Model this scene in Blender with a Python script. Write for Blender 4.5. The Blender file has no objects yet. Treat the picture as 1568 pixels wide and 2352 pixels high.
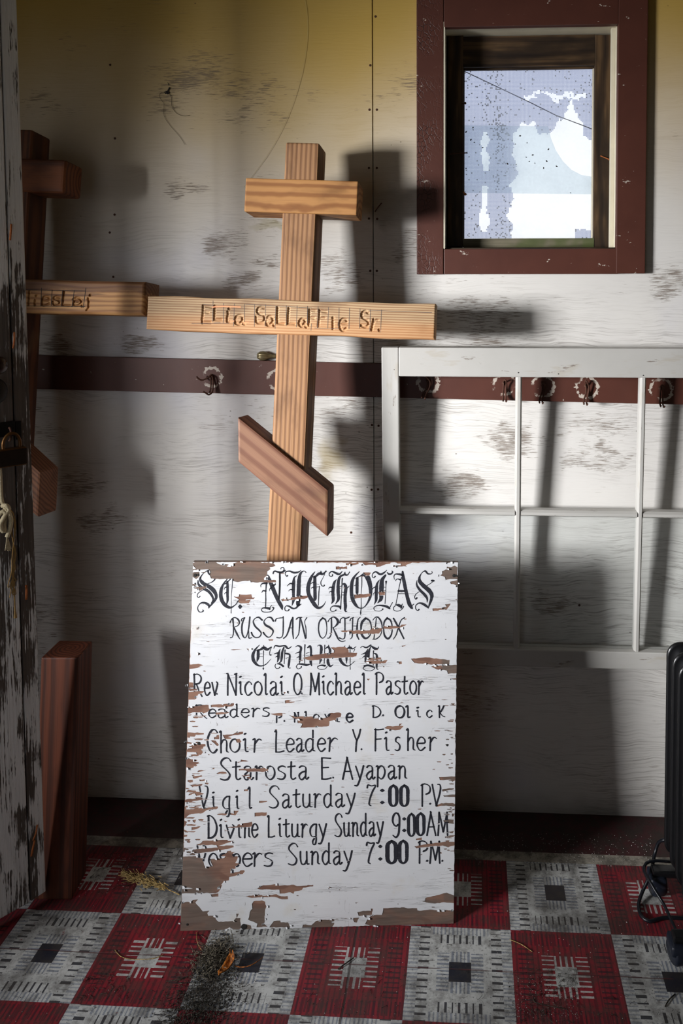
import bpy, bmesh, math, random
import numpy as np
from mathutils import Vector, Matrix, noise
from mathutils.geometry import delaunay_2d_cdt

SC = bpy.context.scene
COL = SC.collection

# ------------------------------------------------------------------ camera
F, CX, CY = 1738.0, 990.0, 749.0           # focal length and principal point, pixels of the 1568 x 2352 frame
YAW, PITCH = math.atan(90 / F), math.atan(71 / F)
EYE = Vector((0, 0, 1.48))
FW = Vector((-math.sin(YAW) * math.cos(PITCH), math.cos(YAW) * math.cos(PITCH), -math.sin(PITCH)))
RT = Vector((math.cos(YAW), math.sin(YAW), 0))
UP = RT.cross(FW)
cam_d = bpy.data.cameras.new('camera')
cam = bpy.data.objects.new('camera', cam_d)
COL.objects.link(cam)
cam_d.sensor_fit = 'HORIZONTAL'
cam_d.sensor_width = 36
cam_d.lens = 36 * F / 1568
cam_d.shift_x = -(CX - 784) / 1568
cam_d.shift_y = (CY - 1176) / 1568
cam_d.clip_start = 0.02
M3 = Matrix((RT, UP, -FW)).transposed()
cam.matrix_world = Matrix.Translation(EYE) @ M3.to_4x4()
SC.camera = cam

# ------------------------------------------------------------------ sky, daylight through the doorway, added fill, exposure
world = bpy.data.worlds.new('overcast_sky')
SC.world = world
world.use_nodes = True
wn = world.node_tree
bg = wn.nodes['Background']
tc = wn.nodes.new('ShaderNodeTexCoord')
sep = wn.nodes.new('ShaderNodeSeparateXYZ')
ramp = wn.nodes.new('ShaderNodeValToRGB')
wn.links.new(tc.outputs['Generated'], sep.inputs[0])
wn.links.new(sep.outputs[2], ramp.inputs[0])
ramp.color_ramp.elements[0].position = 0.0
ramp.color_ramp.elements[0].color = (1.0, 1.0, 1.0, 1)
ramp.color_ramp.elements[1].position = 0.8
ramp.color_ramp.elements[1].color = (0.72, 0.80, 1.0, 1)
wn.links.new(ramp.outputs[0], bg.inputs[0])
bg.inputs[1].default_value = 1.22

def area(name, loc, target, sx, sy, watts, col, spread=180):
    d = bpy.data.lights.new(name, 'AREA')
    d.shape = 'RECTANGLE'
    d.size, d.size_y = sx, sy
    d.energy = watts
    d.color = col
    d.spread = math.radians(spread)
    o = bpy.data.objects.new(name, d)
    COL.objects.link(o)
    o.location = loc
    o.rotation_euler = (Vector(target) - Vector(loc)).to_track_quat('-Z', 'Y').to_euler()
    return o

area('doorway_daylight', (-3.1, -0.35, 1.45), (-0.15, 2.12, 1.02), 0.72, 0.62, 26, (0.985, 0.985, 1.0), 47)
area('room_fill', (-0.72, -0.55, 1.15), (-0.3, 2.1, 0.85), 0.7, 0.7, 0.85, (0.82, 0.89, 1.0), 100)  # added soft fill behind the camera, no opening there to cast it

SC.view_settings.view_transform = 'Standard'
SC.view_settings.look = 'None'
SC.view_settings.exposure = 0.0
SC.view_settings.gamma = 1.0
SC.view_settings.use_curve_mapping = False
SC.cycles.max_bounces = 6
SC.cycles.transparent_max_bounces = 16

# ------------------------------------------------------------------ helpers
WALL = 2.12

def ray(px, py):
    return FW + RT * ((px - CX) / F) + UP * ((CY - py) / F)

def on_plane(px, py, p0, n):
    d = ray(px, py)
    return EYE + d * ((p0 - EYE).dot(n) / d.dot(n))

def on_wall(px, py, y=WALL):
    d = ray(px, py)
    return EYE + d * (y / d.y)

def on_floor(px, py, z=0.0):
    d = ray(px, py)
    return EYE + d * ((z - EYE.z) / d.z)

def tag(o, label=None, cat=None, group=None, kind=None):
    for k, v in (('label', label), ('category', cat), ('group', group), ('kind', kind)):
        if v:
            o[k] = v
    return o

def empty(name, loc, label, cat, rot=(0, 0, 0), group=None):
    o = bpy.data.objects.new(name, None)
    COL.objects.link(o)
    o.empty_display_size = 0.05
    o.location = loc
    o.rotation_euler = rot
    tag(o, label, cat, group)
    return o

def wm(o):
    m = o.matrix_basis.copy()
    p = o.parent
    while p:
        m = p.matrix_basis @ m
        p = p.parent
    return m

def link(name, me, mat, parent=None, local=False, mats=None):
    """local: the vertices are already in the parent's frame; otherwise they are world coordinates"""
    if parent is not None and not local:
        me.transform(wm(parent).inverted())
    for m in (mats or [mat]):
        me.materials.append(m)
    o = bpy.data.objects.new(name, me)
    COL.objects.link(o)
    if parent is not None:
        o.parent = parent
    return o

def mesh(name, verts, faces, mat, parent=None, local=False, smooth=False):
    me = bpy.data.meshes.new(name)
    me.from_pydata([tuple(v) for v in verts], [], faces)
    me.update()
    if smooth:
        me.polygons.foreach_set('use_smooth', [True] * len(me.polygons))
    return link(name, me, mat, parent, local)

def bm_out(name, bm, mat, parent=None, local=False, smooth=False):
    me = bpy.data.meshes.new(name)
    bmesh.ops.recalc_face_normals(bm, faces=bm.faces)
    bm.to_mesh(me)
    bm.free()
    if smooth:
        me.polygons.foreach_set('use_smooth', [True] * len(me.polygons))
    return link(name, me, mat, parent, local)

def bm_hexa(bm, c, bevel=0.0, seg=2):
    """c: eight corners: bottom ring (4) then top ring (4)"""
    vs = [bm.verts.new(tuple(p)) for p in c]
    fs = [(0, 3, 2, 1), (4, 5, 6, 7), (0, 1, 5, 4), (1, 2, 6, 5), (2, 3, 7, 6), (3, 0, 4, 7)]
    faces = [bm.faces.new([vs[i] for i in f]) for f in fs]
    if bevel:
        edges = list({e for f in faces for e in f.edges})
        bmesh.ops.bevel(bm, geom=edges, offset=bevel, segments=seg, affect='EDGES', profile=0.6)

def bm_box(bm, lo, hi, bevel=0.0, seg=2):
    (x0, y0, z0), (x1, y1, z1) = lo, hi
    bm_hexa(bm, [(x0, y0, z0), (x1, y0, z0), (x1, y1, z0), (x0, y1, z0), (x0, y0, z1), (x1, y0, z1), (x1, y1, z1), (x0, y1, z1)], bevel, seg)

def box(name, lo, hi, mat, parent=None, local=False, bevel=0.0, seg=2):
    bm = bmesh.new()
    bm_box(bm, lo, hi, bevel, seg)
    return bm_out(name, bm, mat, parent, local)

def hexa(name, c, mat, parent=None, local=False, bevel=0.0, seg=2):
    bm = bmesh.new()
    bm_hexa(bm, c, bevel, seg)
    return bm_out(name, bm, mat, parent, local)

def catmull(pts, step):
    P = [np.array(p, float) for p in pts]
    if len(P) < 3:
        n = max(1, int(np.linalg.norm((P[1] - P[0])[:2]) / step)) if len(P) == 2 else 1
        return [P[0] + (P[-1] - P[0]) * i / n for i in range(n + 1)]
    E = [2 * P[0] - P[1]] + P + [2 * P[-1] - P[-2]]
    out = []
    for i in range(1, len(E) - 2):
        a, b, c, d = E[i - 1], E[i], E[i + 1], E[i + 2]
        n = max(2, int(np.linalg.norm((c - b)[:3]) / step))
        for k in range(n):
            t = k / n
            out.append(0.5 * (2 * b + (c - a) * t + (2 * a - 5 * b + 4 * c - d) * t * t + (3 * b - a - 3 * c + d) * t ** 3))
    out.append(P[-1])
    return out

def bm_tube(bm, pts, r, seg=8, step=None, closed_caps=True):
    """tube through 3-D points; r a number or one radius per point"""
    rr = r if isinstance(r, (list, tuple)) else [r] * len(pts)
    q = [tuple(p) + (k,) for p, k in zip(pts, rr)]
    path = catmull(q, step) if step else [np.array(p, float) for p in q]
    rings = []
    prev = None
    for i, p in enumerate(path):
        a = Vector(path[max(i - 1, 0)][:3])
        b = Vector(path[min(i + 1, len(path) - 1)][:3])
        t = (b - a)
        if t.length < 1e-9:
            t = Vector((0, 0, 1))
        t.normalize()
        if prev is None:
            prev = t.orthogonal().normalized()
        u = (prev - t * prev.dot(t))
        u = u.normalized() if u.length > 1e-6 else t.orthogonal().normalized()
        prev = u
        w = t.cross(u)
        c = Vector(p[:3])
        rings.append([bm.verts.new(c + (u * math.cos(2 * math.pi * k / seg) + w * math.sin(2 * math.pi * k / seg)) * max(p[3], 1e-5)) for k in range(seg)])
    for a, b in zip(rings, rings[1:]):
        for k in range(seg):
            bm.faces.new((a[k], a[(k + 1) % seg], b[(k + 1) % seg], b[k]))
    if closed_caps:
        bm.faces.new(rings[0][::-1])
        bm.faces.new(rings[-1])

def bm_lathe(bm, prof, mtx, seg=20, ribs=0, rib=0.0):
    """profile (r, h) turned about local Z, placed by mtx"""
    rings = []
    for r, h in prof:
        ring = []
        for k in range(seg):
            a = 2 * math.pi * k / seg
            q = r * (1 + rib * math.cos(ribs * a)) if ribs else r
            ring.append(bm.verts.new(mtx @ Vector((q * math.cos(a), q * math.sin(a), h))))
        rings.append(ring)
    for a, b in zip(rings, rings[1:]):
        for k in range(seg):
            bm.faces.new((a[k], a[(k + 1) % seg], b[(k + 1) % seg], b[k]))
    bm.faces.new(rings[0][::-1])
    bm.faces.new(rings[-1])

def axis(p, d):
    return Matrix.Translation(p) @ Vector(d).to_track_quat('Z', 'Y').to_matrix().to_4x4()

# ------------------------------------------------------------------ node expressions
class NT:
    def __init__(s, name):
        s.m = bpy.data.materials.new(name)
        s.m.use_nodes = True
        s.t = s.m.node_tree
        s.b = s.t.nodes['Principled BSDF']
        s._c = {}
    def coord(s, kind='Object'):
        if kind not in s._c:
            n = s.t.nodes.new('ShaderNodeTexCoord')
            q = s.t.nodes.new('ShaderNodeSeparateXYZ')
            s.t.links.new(n.outputs[kind], q.inputs[0])
            s._c[kind] = [X(s, q.outputs[i]) for i in range(3)]
        return s._c[kind]
    def sock(s, v, inp):
        if isinstance(v, X):
            s.t.links.new(v.s, inp)
        else:
            inp.default_value = v
    def math(s, op, *a, clamp=False):
        n = s.t.nodes.new('ShaderNodeMath')
        n.operation = op
        n.use_clamp = clamp
        for i, v in enumerate(a):
            s.sock(v, n.inputs[i])
        return X(s, n.outputs[0])
    def vec(s, x, y, z):
        n = s.t.nodes.new('ShaderNodeCombineXYZ')
        for i, v in enumerate((x, y, z)):
            s.sock(v, n.inputs[i])
        return X(s, n.outputs[0])
    def noise(s, x, y, z, scale=1.0, detail=4, rough=0.55, dist=0.0):
        n = s.t.nodes.new('ShaderNodeTexNoise')
        s.sock(s.vec(x, y, z), n.inputs['Vector'])
        n.inputs['Scale'].default_value = scale
        n.inputs['Detail'].default_value = detail
        n.inputs['Roughness'].default_value = rough
        n.inputs['Distortion'].default_value = dist
        return X(s, n.outputs['Fac'])
    def white(s, x, y, z):
        n = s.t.nodes.new('ShaderNodeTexWhiteNoise')
        s.sock(s.vec(x, y, z), n.inputs['Vector'])
        return X(s, n.outputs['Value'])
    def voro(s, x, y, z, scale, feature='F1'):
        n = s.t.nodes.new('ShaderNodeTexVoronoi')
        n.feature = feature
        s.sock(s.vec(x, y, z), n.inputs['Vector'])
        n.inputs['Scale'].default_value = scale
        return X(s, n.outputs['Distance'])
    def step(s, v, lo, hi):
        n = s.t.nodes.new('ShaderNodeMapRange')
        n.interpolation_type = 'SMOOTHSTEP'
        s.sock(v, n.inputs[0])
        n.inputs[1].default_value = lo
        n.inputs[2].default_value = hi
        return X(s, n.outputs[0])
    def mix(s, f, a, b, mode='MIX'):
        n = s.t.nodes.new('ShaderNodeMix')
        n.data_type = 'RGBA'
        n.blend_type = mode
        s.sock(f, n.inputs[0])
        for v, i in ((a, 6), (b, 7)):
            if isinstance(v, X):
                s.t.links.new(v.s, n.inputs[i])
            else:
                n.inputs[i].default_value = tuple(v) + (1,) if len(v) == 3 else v
        return X(s, n.outputs[2])
    def ramp(s, f, *stops):
        n = s.t.nodes.new('ShaderNodeValToRGB')
        e = n.color_ramp.elements
        while len(e) < len(stops):
            e.new(0.5)
        for k, (p, c) in enumerate(stops):
            e[k].position = p
            e[k].color = tuple(c) + (1,)
        s.sock(f, n.inputs[0])
        return X(s, n.outputs[0])
    def bump(s, h, strength=0.4, dist=0.002):
        n = s.t.nodes.new('ShaderNodeBump')
        n.inputs['Strength'].default_value = strength
        n.inputs['Distance'].default_value = dist
        s.t.links.new(h.s, n.inputs['Height'])
        s.t.links.new(n.outputs[0], s.b.inputs['Normal'])
    def out(s, col, rough=0.6, metal=0.0, spec=0.4):
        if isinstance(col, X):
            s.t.links.new(col.s, s.b.inputs['Base Color'])
        else:
            s.b.inputs['Base Color'].default_value = tuple(col) + (1,)
        s.sock(rough, s.b.inputs['Roughness'])
        s.sock(metal, s.b.inputs['Metallic'])
        s.b.inputs['Specular IOR Level'].default_value = spec
        return s.m

class X:
    def __init__(s, t, sock):
        s.t, s.s = t, sock
    def __add__(s, o): return s.t.math('ADD', s, o)
    def __radd__(s, o): return s.t.math('ADD', s, o)
    def __sub__(s, o): return s.t.math('SUBTRACT', s, o)
    def __rsub__(s, o): return s.t.math('SUBTRACT', o, s)
    def __mul__(s, o): return s.t.math('MULTIPLY', s, o)
    def __rmul__(s, o): return s.t.math('MULTIPLY', s, o)
    def __truediv__(s, o): return s.t.math('DIVIDE', s, o)
    def __gt__(s, o): return s.t.math('GREATER_THAN', s, o)
    def __lt__(s, o): return s.t.math('LESS_THAN', s, o)
    def frac(s): return s.t.math('FRACT', s)
    def floor(s): return s.t.math('FLOOR', s)
    def sin(s): return s.t.math('SINE', s)
    def abs(s): return s.t.math('ABSOLUTE', s)
    def max(s, o): return s.t.math('MAXIMUM', s, o)
    def min(s, o): return s.t.math('MINIMUM', s, o)
    def sat(s): return s.t.math('ADD', s, 0.0, clamp=True)
    def pow(s, o): return s.t.math('POWER', s, o)
    def within(s, a, b): return (s > a) * (s < b)

def srgb(r, g, b, k=1.0):
    f = lambda c: ((c / 255 + 0.055) / 1.055) ** 2.4 if c > 10 else c / 255 / 12.92
    return (f(r) * k, f(g) * k, f(b) * k)

def wood(name, light, dark, cy=0.02, cz=-0.06, rings=260, rough=0.62, streak=0.35, stain=None, warp=0.012, sheen=0.35, xf=1.4):
    """grain along local X; growth rings about an axis at (cy, cz), so the end grain shows them too"""
    t = NT(name)
    x, y, z = t.coord()
    wob = t.noise(x * xf, y * 5, z * 5, 1.0, 3) - 0.5
    wob2 = t.noise(x * 5, y * 30, z * 30, 1.0, 3) - 0.5
    yy = y - cy + wob * warp * 4
    zz = z - cz + wob * warp * 3
    r = (yy * yy + zz * zz).pow(0.5) + wob2 * warp * 0.25
    ring = (r * rings).sin() * 0.5 + 0.5
    ring = t.step(ring, 0.25, 1.0)
    fine = t.noise(x * 6, y * 420, z * 420, 1.0, 3)
    blot = t.noise(x * 7, y * 16, z * 16, 1.0, 4)
    c = t.mix(ring * 0.75, light, dark)
    c = t.mix(t.step(fine, 0.45, 0.8) * streak, c, tuple(v * 0.55 for v in dark))
    c = t.mix(t.step(blot, 0.50, 0.75) * 0.5, c, tuple(v * 0.45 for v in dark))
    if stain:
        c = stain(t, c, x, y, z)
    t.bump(ring * -0.5 + fine * 0.7, sheen, 0.0012)
    return t.out(c, rough, spec=0.3)

def plain(name, col, rough=0.5, metal=0.0, var=0.25, scale=60, spec=0.4, bump=0.2):
    t = NT(name)
    x, y, z = t.coord()
    n = t.noise(x, y, z, scale, 4)
    c = t.mix(n, tuple(v * (1 - var) for v in col), tuple(min(1, v * (1 + var)) for v in col))
    if bump:
        t.bump(n, bump, 0.001)
    return t.out(c, rough, metal, spec)
# ------------------------------------------------------------------ wall paint
def wall_material():
    t = NT('painted_plywood')
    x, y, z = t.coord()
    base = t.mix(t.noise(x * 1.2, y, z * 1.5, 1.6, 4), srgb(196, 193, 190), srgb(224, 221, 214))
    grain = t.noise(x * 5 + t.noise(x, y, z, 2.0, 2) * 2.5, y, z * 190, 1.0, 4, 0.6)
    grain2 = t.noise(x * 26, y, z * 430, 1.0, 4, 0.65)
    gp = t.step(t.noise(x * 1.6 + 9, y, z * 5, 1.0, 4, 0.65), 0.36, 0.62)
    grain3 = t.noise(x * 9 + t.noise(x, y, z, 5.0, 2) * 3, y, z * 240 + t.noise(x * 3, y, z * 3, 1.0, 3) * 22, 1.0, 5, 0.7)
    base = t.mix(t.step(grain3, 0.46, 0.66) * gp * (t.step(z, 1.75, 1.25) * 0.55 + 0.20), base, srgb(128, 122, 116))
    # yellower, deeper tone towards the ceiling, its limit broken by noise
    yel = t.step(z + (t.noise(x, y, z, 1.3, 3) - 0.5) * 0.7, 1.50, 2.32)
    base = t.mix(yel * 0.95, base, srgb(184, 150, 62))
    cool = t.step(t.noise(x, y, z + 7.0, 2.2, 3), 0.5, 0.75)
    base = t.mix(cool * 0.35 * (1 - yel), base, srgb(184, 186, 206))
    # worn streaks where the paint has gone from the raised grain
    cl = t.noise(x * 1.3, y, z * 2.4, 1.7, 4, 0.6) * 0.8 + 0.105
    jx = (t.noise(x, y, z, 14, 3) - 0.5) * 0.10
    def patch(px, py, rx, rz):
        p = on_wall(px, py)
        return t.step((((x - p.x + jx) / rx).pow(2.0) + ((z - p.z + jx) / rz).pow(2.0)), 1.0, 0.0)
    pm = None
    for a in ((530, 265, .11, .05), (430, 430, .12, .05), (520, 560, .13, .09), (560, 650, .10, .06), (620, 600, .09, .05), (1170, 1020, .16, .09), (1380, 1050, .17, .06),
              (1060, 1120, .12, .07), (180, 1110, .13, .08), (230, 1190, .13, .06), (120, 800, .10, .05), (1530, 640, .10, .10), (1100, 700, .20, .05), (940, 560, .08, .08),
              (780, 620, .12, .10), (1260, 1380, .15, .06), (880, 780, .10, .04), (330, 790, .14, .04)):
        pm = patch(*a) if pm is None else pm.max(patch(*a))
    med = t.noise(x * 9, y, z * 16, 1.0, 3, 0.6)
    cl = cl.max(pm * 0.205 + 0.44 + (med - 0.5) * 0.22)
    cl2 = (t.noise(x * 2.2 + 3.1, y, z * 5.5, 1.5, 4, 0.65) * 0.8 + 0.09).max(pm * 0.195 + 0.44 + (med - 0.5) * 0.20)
    low = t.step(z, 2.0, 1.2) * 0.06
    worn = t.step(grain2 + (cl - 0.5) * 1.9 + low, 0.80, 0.90)
    worn2 = t.step(t.noise(x * 18 + 5, y, z * 300, 1.0, 4, 0.65) + (cl2 - 0.5) * 2.0 + low, 0.84, 0.93)
    c = t.mix(worn * 0.75, base, srgb(112, 98, 84))
    c = t.mix(worn2 * 0.5, c, srgb(120, 108, 98))
    sp = t.step(t.voro(x, y, z * 1.4, 30), 0.10, 0.05) * t.step(t.noise(x, y, z, 5.0, 2), 0.60, 0.66)
    c = t.mix(sp * 0.7, c, srgb(74, 60, 44))
    c = t.mix(patch(762, 1050, .055, .075) * 0.55, c, srgb(150, 128, 60))
    c = t.mix(patch(880, 470, .085, .075) * 0.5, c, srgb(92, 82, 66))
    c = t.mix(patch(640, 512, .09, .02) * 0.4, c, srgb(150, 140, 84))
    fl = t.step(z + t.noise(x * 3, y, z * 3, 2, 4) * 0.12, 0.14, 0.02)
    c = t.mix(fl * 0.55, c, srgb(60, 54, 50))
    t.bump(grain * 0.6 + grain2 * 0.5 - worn * 0.6 - worn2 * 0.4, 0.5, 0.0015)
    return t.out(c, 0.62, spec=0.3)

def brown_material(name, rings=(), specks=True, crackle=False):
    t = NT(name)
    x, y, z = t.coord()
    n = t.noise(x * 3, y * 3, z * 3, 3, 5)
    c = t.mix(n, srgb(66, 34, 26), srgb(88, 49, 38))
    n2 = t.noise(x * 40, y * 40, z * 40, 1.0, 3)
    bare = None
    for (rx, rz, rr) in rings:
        d = ((x - rx) * (x - rx) + (z - rz) * (z - rz)).pow(0.5)
        k = t.step((d - rr).abs() + (t.noise(x * 90, y, z * 90, 1.0, 3) - 0.5) * 0.026, 0.0042, 0.0025)
        k = k * t.step(t.noise(x * 16, y, z * 16, 1.0, 2), 0.42, 0.52)
        bare = k if bare is None else bare.max(k)
    if specks:
        s1 = t.step(t.noise(x * 30, y * 30, z * 55, 1.0, 5, 0.7), 0.665, 0.69)
        bare = s1 if bare is None else bare.max(s1)
    if bare is not None:
        c = t.mix(bare * 0.85, c, srgb(188, 178, 166))
    h = n2 * 0.3
    if crackle:
        ck = t.step(t.voro(x * 1.3, y, z, 70, 'DISTANCE_TO_EDGE'), 0.08, 0.0) * t.step(x, 0.06, -0.02) * t.step(t.noise(x, y, z, 9, 3), 0.42, 0.6)
        c = t.mix(ck * 0.8, c, srgb(36, 22, 22))
        h = h - ck
    t.bump(h, 0.5, 0.002)
    return t.out(c, 0.5, spec=0.4)

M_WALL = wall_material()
M_BROWN = brown_material('brown_trim_paint')
M_BROWNC = brown_material('brown_crackled_paint', crackle=True)
M_DARKWOOD = wood('rotten_dark_wood', srgb(92, 70, 46), srgb(34, 22, 14), 0.3, 0.2, 420, streak=0.6,
                  stain=lambda t, c, x, y, z: t.mix(t.step(t.noise(x * 4, y * 14, z * 14, 1.0, 4), 0.4, 0.62) * 0.75, c, srgb(24, 16, 11)))
M_CREAM = plain('cream_jamb_paint', srgb(206, 198, 176), 0.5, var=0.12, scale=25)
M_RUST = plain('rusty_iron', srgb(74, 46, 34), 0.7, 0.4, var=0.5, scale=300)
M_RUSTB = plain('orange_rust', srgb(150, 84, 40), 0.75, 0.2, var=0.5, scale=300)

# ------------------------------------------------------------------ floor covering
def floor_material(ox, oy, S):
    t = NT('plaid_linoleum')
    x, y, z = t.coord()
    ux = (x - ox) / S
    uy = (y - oy) / S
    i, j = ux.floor(), uy.floor()
    u, v = ux - i, uy - j
    par = ((i + j) * 0.5).frac() > 0.25          # 1 = red tile
    jit = t.noise(x * 30, y * 30, z, 1.0, 2) * 0.02
    def stripes(a, f, duty=0.5):
        return (a * f + t.white((a * f).floor(), i, j) * 0.25).frac() < duty
    hs = stripes(v, 26, 0.42)
    vs = stripes(u, 26, 0.42)
    hs2 = stripes(v + 0.013, 19, 0.35)
    vs2 = stripes(u + 0.013, 19, 0.35)
    cu, cv = u.within(0.395, 0.605), v.within(0.395, 0.605)
    bu, bv = u.within(0.28, 0.72), v.within(0.28, 0.72)
    centre = cu * cv
    block = bu * bv
    # white tile
    cream = srgb(192, 193, 190)
    blue = srgb(104, 114, 132)
    navy = srgb(26, 28, 40)
    lr = (u < 0.10).max(u > 0.90)
    tb = ((v < 0.09).max(v > 0.91)) * (1 - lr) * u.within(0.2, 0.8)
    W = t.mix(lr * hs * 0.55, cream, blue)
    W = t.mix(tb * vs * 0.65, W, blue)
    comb = (u.within(0.10, 0.20).max(u.within(0.80, 0.90))) * stripes(v, 15, 0.30)
    combv = (v.within(0.09, 0.19).max(v.within(0.81, 0.91))) * u.within(0.26, 0.74) * stripes(u, 16, 0.30)
    W = t.mix(comb.max(combv) * 0.92, W, navy)
    ns = cu * (1 - cv)
    bl = block * (ns * vs + (1 - ns) * hs)
    W = t.mix(bl * 0.75, W, blue)
    W = t.mix(centre, W, navy)
    # red tile
    red = srgb(132, 28, 40)
    dred = srgb(66, 16, 28)
    R = t.mix(vs2 * 0.6, red, dred)
    band = (u.within(0.06, 0.2).max(u.within(0.8, 0.94)))
    bandv = (v.within(0.03, 0.17).max(v.within(0.83, 0.97)))
    R = t.mix(band * v.within(0.2, 0.8) * hs2 * 0.75, R, srgb(38, 18, 32))
    R = t.mix(bandv * vs * 0.6, R, srgb(38, 18, 32))
    R = t.mix(block * (1 - centre), R, red)
    R = t.mix(block * (ns * vs2 + (1 - ns) * hs2) * 0.9, R, cream)
    R = t.mix(centre, R, cream)
    c = t.mix(par, W, R)
    # plain border against the back wall: cream stripe, then dark red
    yb = oy + 0.93 * S
    c = t.mix((y > yb) * 1.0, c, srgb(150, 144, 132))
    c = t.mix((y > yb + 0.035) * 1.0, c, srgb(62, 28, 30))
    # grime, wear, painted shade at the back, a lengthwise and a crosswise crack in the sheet
    g = t.noise(x, y, z, 3.2, 5, 0.65)
    g2 = t.noise(x, y, z, 24, 5, 0.7)
    g3 = t.noise(x, y, z, 140, 3, 0.7)
    c = t.mix(t.step(g2, 0.40, 0.66) * 0.6, c, srgb(62, 56, 50))
    c = t.mix(t.step(g, 0.46, 0.66) * 0.65, c, srgb(48, 42, 37))
    c = t.mix(t.step(g3, 0.55, 0.68) * 0.55, c, srgb(40, 36, 32))
    edge = t.step(y, 1.80, 2.05) * t.step(g2, 0.38, 0.60) * 0.5  # shade towards the back wall put into the colour, broken up like grime
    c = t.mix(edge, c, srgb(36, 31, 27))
    wob = (t.noise(x * 7, y * 7, z, 1.0, 4) - 0.5) * 0.012
    seam = t.step((x + 0.107 * 2.0 + wob - (SEAM_X + 0.214)).abs(), 0.0035, 0.0015)
    crack = t.step((y - CRACK_Y - wob * 0.6).abs(), 0.0022, 0.0008) * t.step(t.noise(x * 6, y, z, 2, 3), 0.36, 0.46)
    c = t.mix(seam * 0.75, c, srgb(44, 32, 30))
    c = t.mix(crack * 0.7, c, srgb(74, 36, 38))
    chip = t.step(t.noise(x * 1.4, y, z + 4, 42, 4, 0.6), 0.70, 0.715) * t.step(g2, 0.35, 0.55)
    c = t.mix(chip * 0.8, c, srgb(112, 50, 50))
    t.bump(g2 * 0.5 + g3 * 0.4 - seam - crack - chip * 0.6, 0.45, 0.0015)
    return t.out(c, 0.5 + g2 * 0.3, spec=0.35)

C0 = on_floor(1172, 2136)
S_TILE = (on_floor(1444, 2352).x - on_floor(130, 2352).x) / 5
SEAM_X = on_floor(800, 2240).x
CRACK_Y = on_floor(1050, 2226).y
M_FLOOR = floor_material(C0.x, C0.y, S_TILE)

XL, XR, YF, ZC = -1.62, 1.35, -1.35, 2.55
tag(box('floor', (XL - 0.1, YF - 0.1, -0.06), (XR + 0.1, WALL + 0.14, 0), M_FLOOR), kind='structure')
M_PLAIN = plain('aged_wall_paint', srgb(140, 132, 112), 0.7, var=0.15, scale=6)
tag(box('ceiling', (XL - 0.1, YF - 0.1, ZC), (XR + 0.1, WALL + 0.14, ZC + 0.06), M_PLAIN), kind='structure')
tag(box('wall_right', (XR, YF, 0), (XR + 0.1, WALL, ZC), M_PLAIN), kind='structure')
tag(box('wall_front', (XL - 0.1, YF - 0.1, 0), (XR + 0.1, YF, ZC), M_PLAIN), kind='structure')
bm = bmesh.new()
bm_box(bm, (XL - 0.1, YF, 0), (XL, 0.28, ZC))
bm_box(bm, (XL - 0.1, 1.20, 0), (XL, WALL, ZC))
bm_box(bm, (XL - 0.1, 0.28, 2.30), (XL, 1.20, ZC))
tag(bm_out('wall_left', bm, M_PLAIN), kind='structure')

# ------------------------------------------------------------------ back wall: two plywood panels, window opening in the right one
wbase = bpy.data.objects.new('wall_back', None)
COL.objects.link(wbase)
wbase.empty_display_size = 0.05
tag(wbase, kind='structure')
XS = on_wall(857, 600).x
wx0, wz1 = on_wall(1019, 56)[0], on_wall(1019, 56)[2]
wx1, wz0 = on_wall(1421, 571)[0], on_wall(1421, 571)[2]
T = 0.14
g = 0.0012
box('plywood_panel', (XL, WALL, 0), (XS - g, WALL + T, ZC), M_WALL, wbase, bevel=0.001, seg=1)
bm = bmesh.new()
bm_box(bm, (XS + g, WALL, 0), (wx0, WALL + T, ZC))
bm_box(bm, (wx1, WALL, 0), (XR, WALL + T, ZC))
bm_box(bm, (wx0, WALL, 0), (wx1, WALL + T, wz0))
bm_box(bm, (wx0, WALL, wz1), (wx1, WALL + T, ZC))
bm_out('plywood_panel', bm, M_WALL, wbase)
# nail heads either side of the panel seam and a few elsewhere
bm0 = bmesh.new()
bm_lathe(bm0, [(0.0034, 0), (0.0032, 0.0008), (0.002, 0.0013), (0.0003, 0.0015)], axis(Vector((0, 0, 0)), (0, -1, 0)), 10)
nail0 = None
for (px, py) in [(848, 252), (865, 252), (847, 386), (865, 386), (847, 502), (866, 503), (850, 622), (865, 622), (854, 976), (869, 978),
                 (853, 1125), (868, 1124), (850, 150), (862, 38), (264, 318), (263, 493), (260, 636), (253, 149), (252, 534), (806, 1223),
                 (1330, 1390), (884, 1100)]:
    p = on_wall(px, py)
    if nail0 is None:
        nail0 = bm_out('nail_head', bm0, M_RUST, wbase)
        n = nail0
    else:
        n = nail0.copy()
        COL.objects.link(n)
    n.location = (p.x, WALL, p.z)

# baseboard-less foot of the wall; brown coat rail, slightly out of level
rl, rr = on_wall(88, 815), on_wall(1568, 850.5)
b0, b1 = on_wall(88, 892), on_wall(1568, 927.5)
ext = (rr - rl) / (rr.x - rl.x)
XA, XB = -1.60, 1.34
def rail_z(p, q, x):
    return p.z + (q.z - p.z) * (x - p.x) / (q.x - p.x)
HOOKS = [(492, 862), (985, 872), (1158, 878), (1246, 882), (1345, 885), (1514, 890)]
hp = [on_wall(px, py) for px, py in HOOKS]
RY = 0.018
more = [on_wall(345, 872), on_wall(640, 870)]
rings = [(p.x, p.z - 0.004, 0.029 if k else 0.027) for k, p in enumerate(hp)] + [(p.x, p.z, 0.026) for p in more[1:]]
M_RAIL = brown_material('brown_rail_paint', rings)
za0, za1 = rail_z(rl, rr, XA), rail_z(rl, rr, XB)
zb0, zb1 = rail_z(b0, b1, XA), rail_z(b0, b1, XB)
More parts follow.
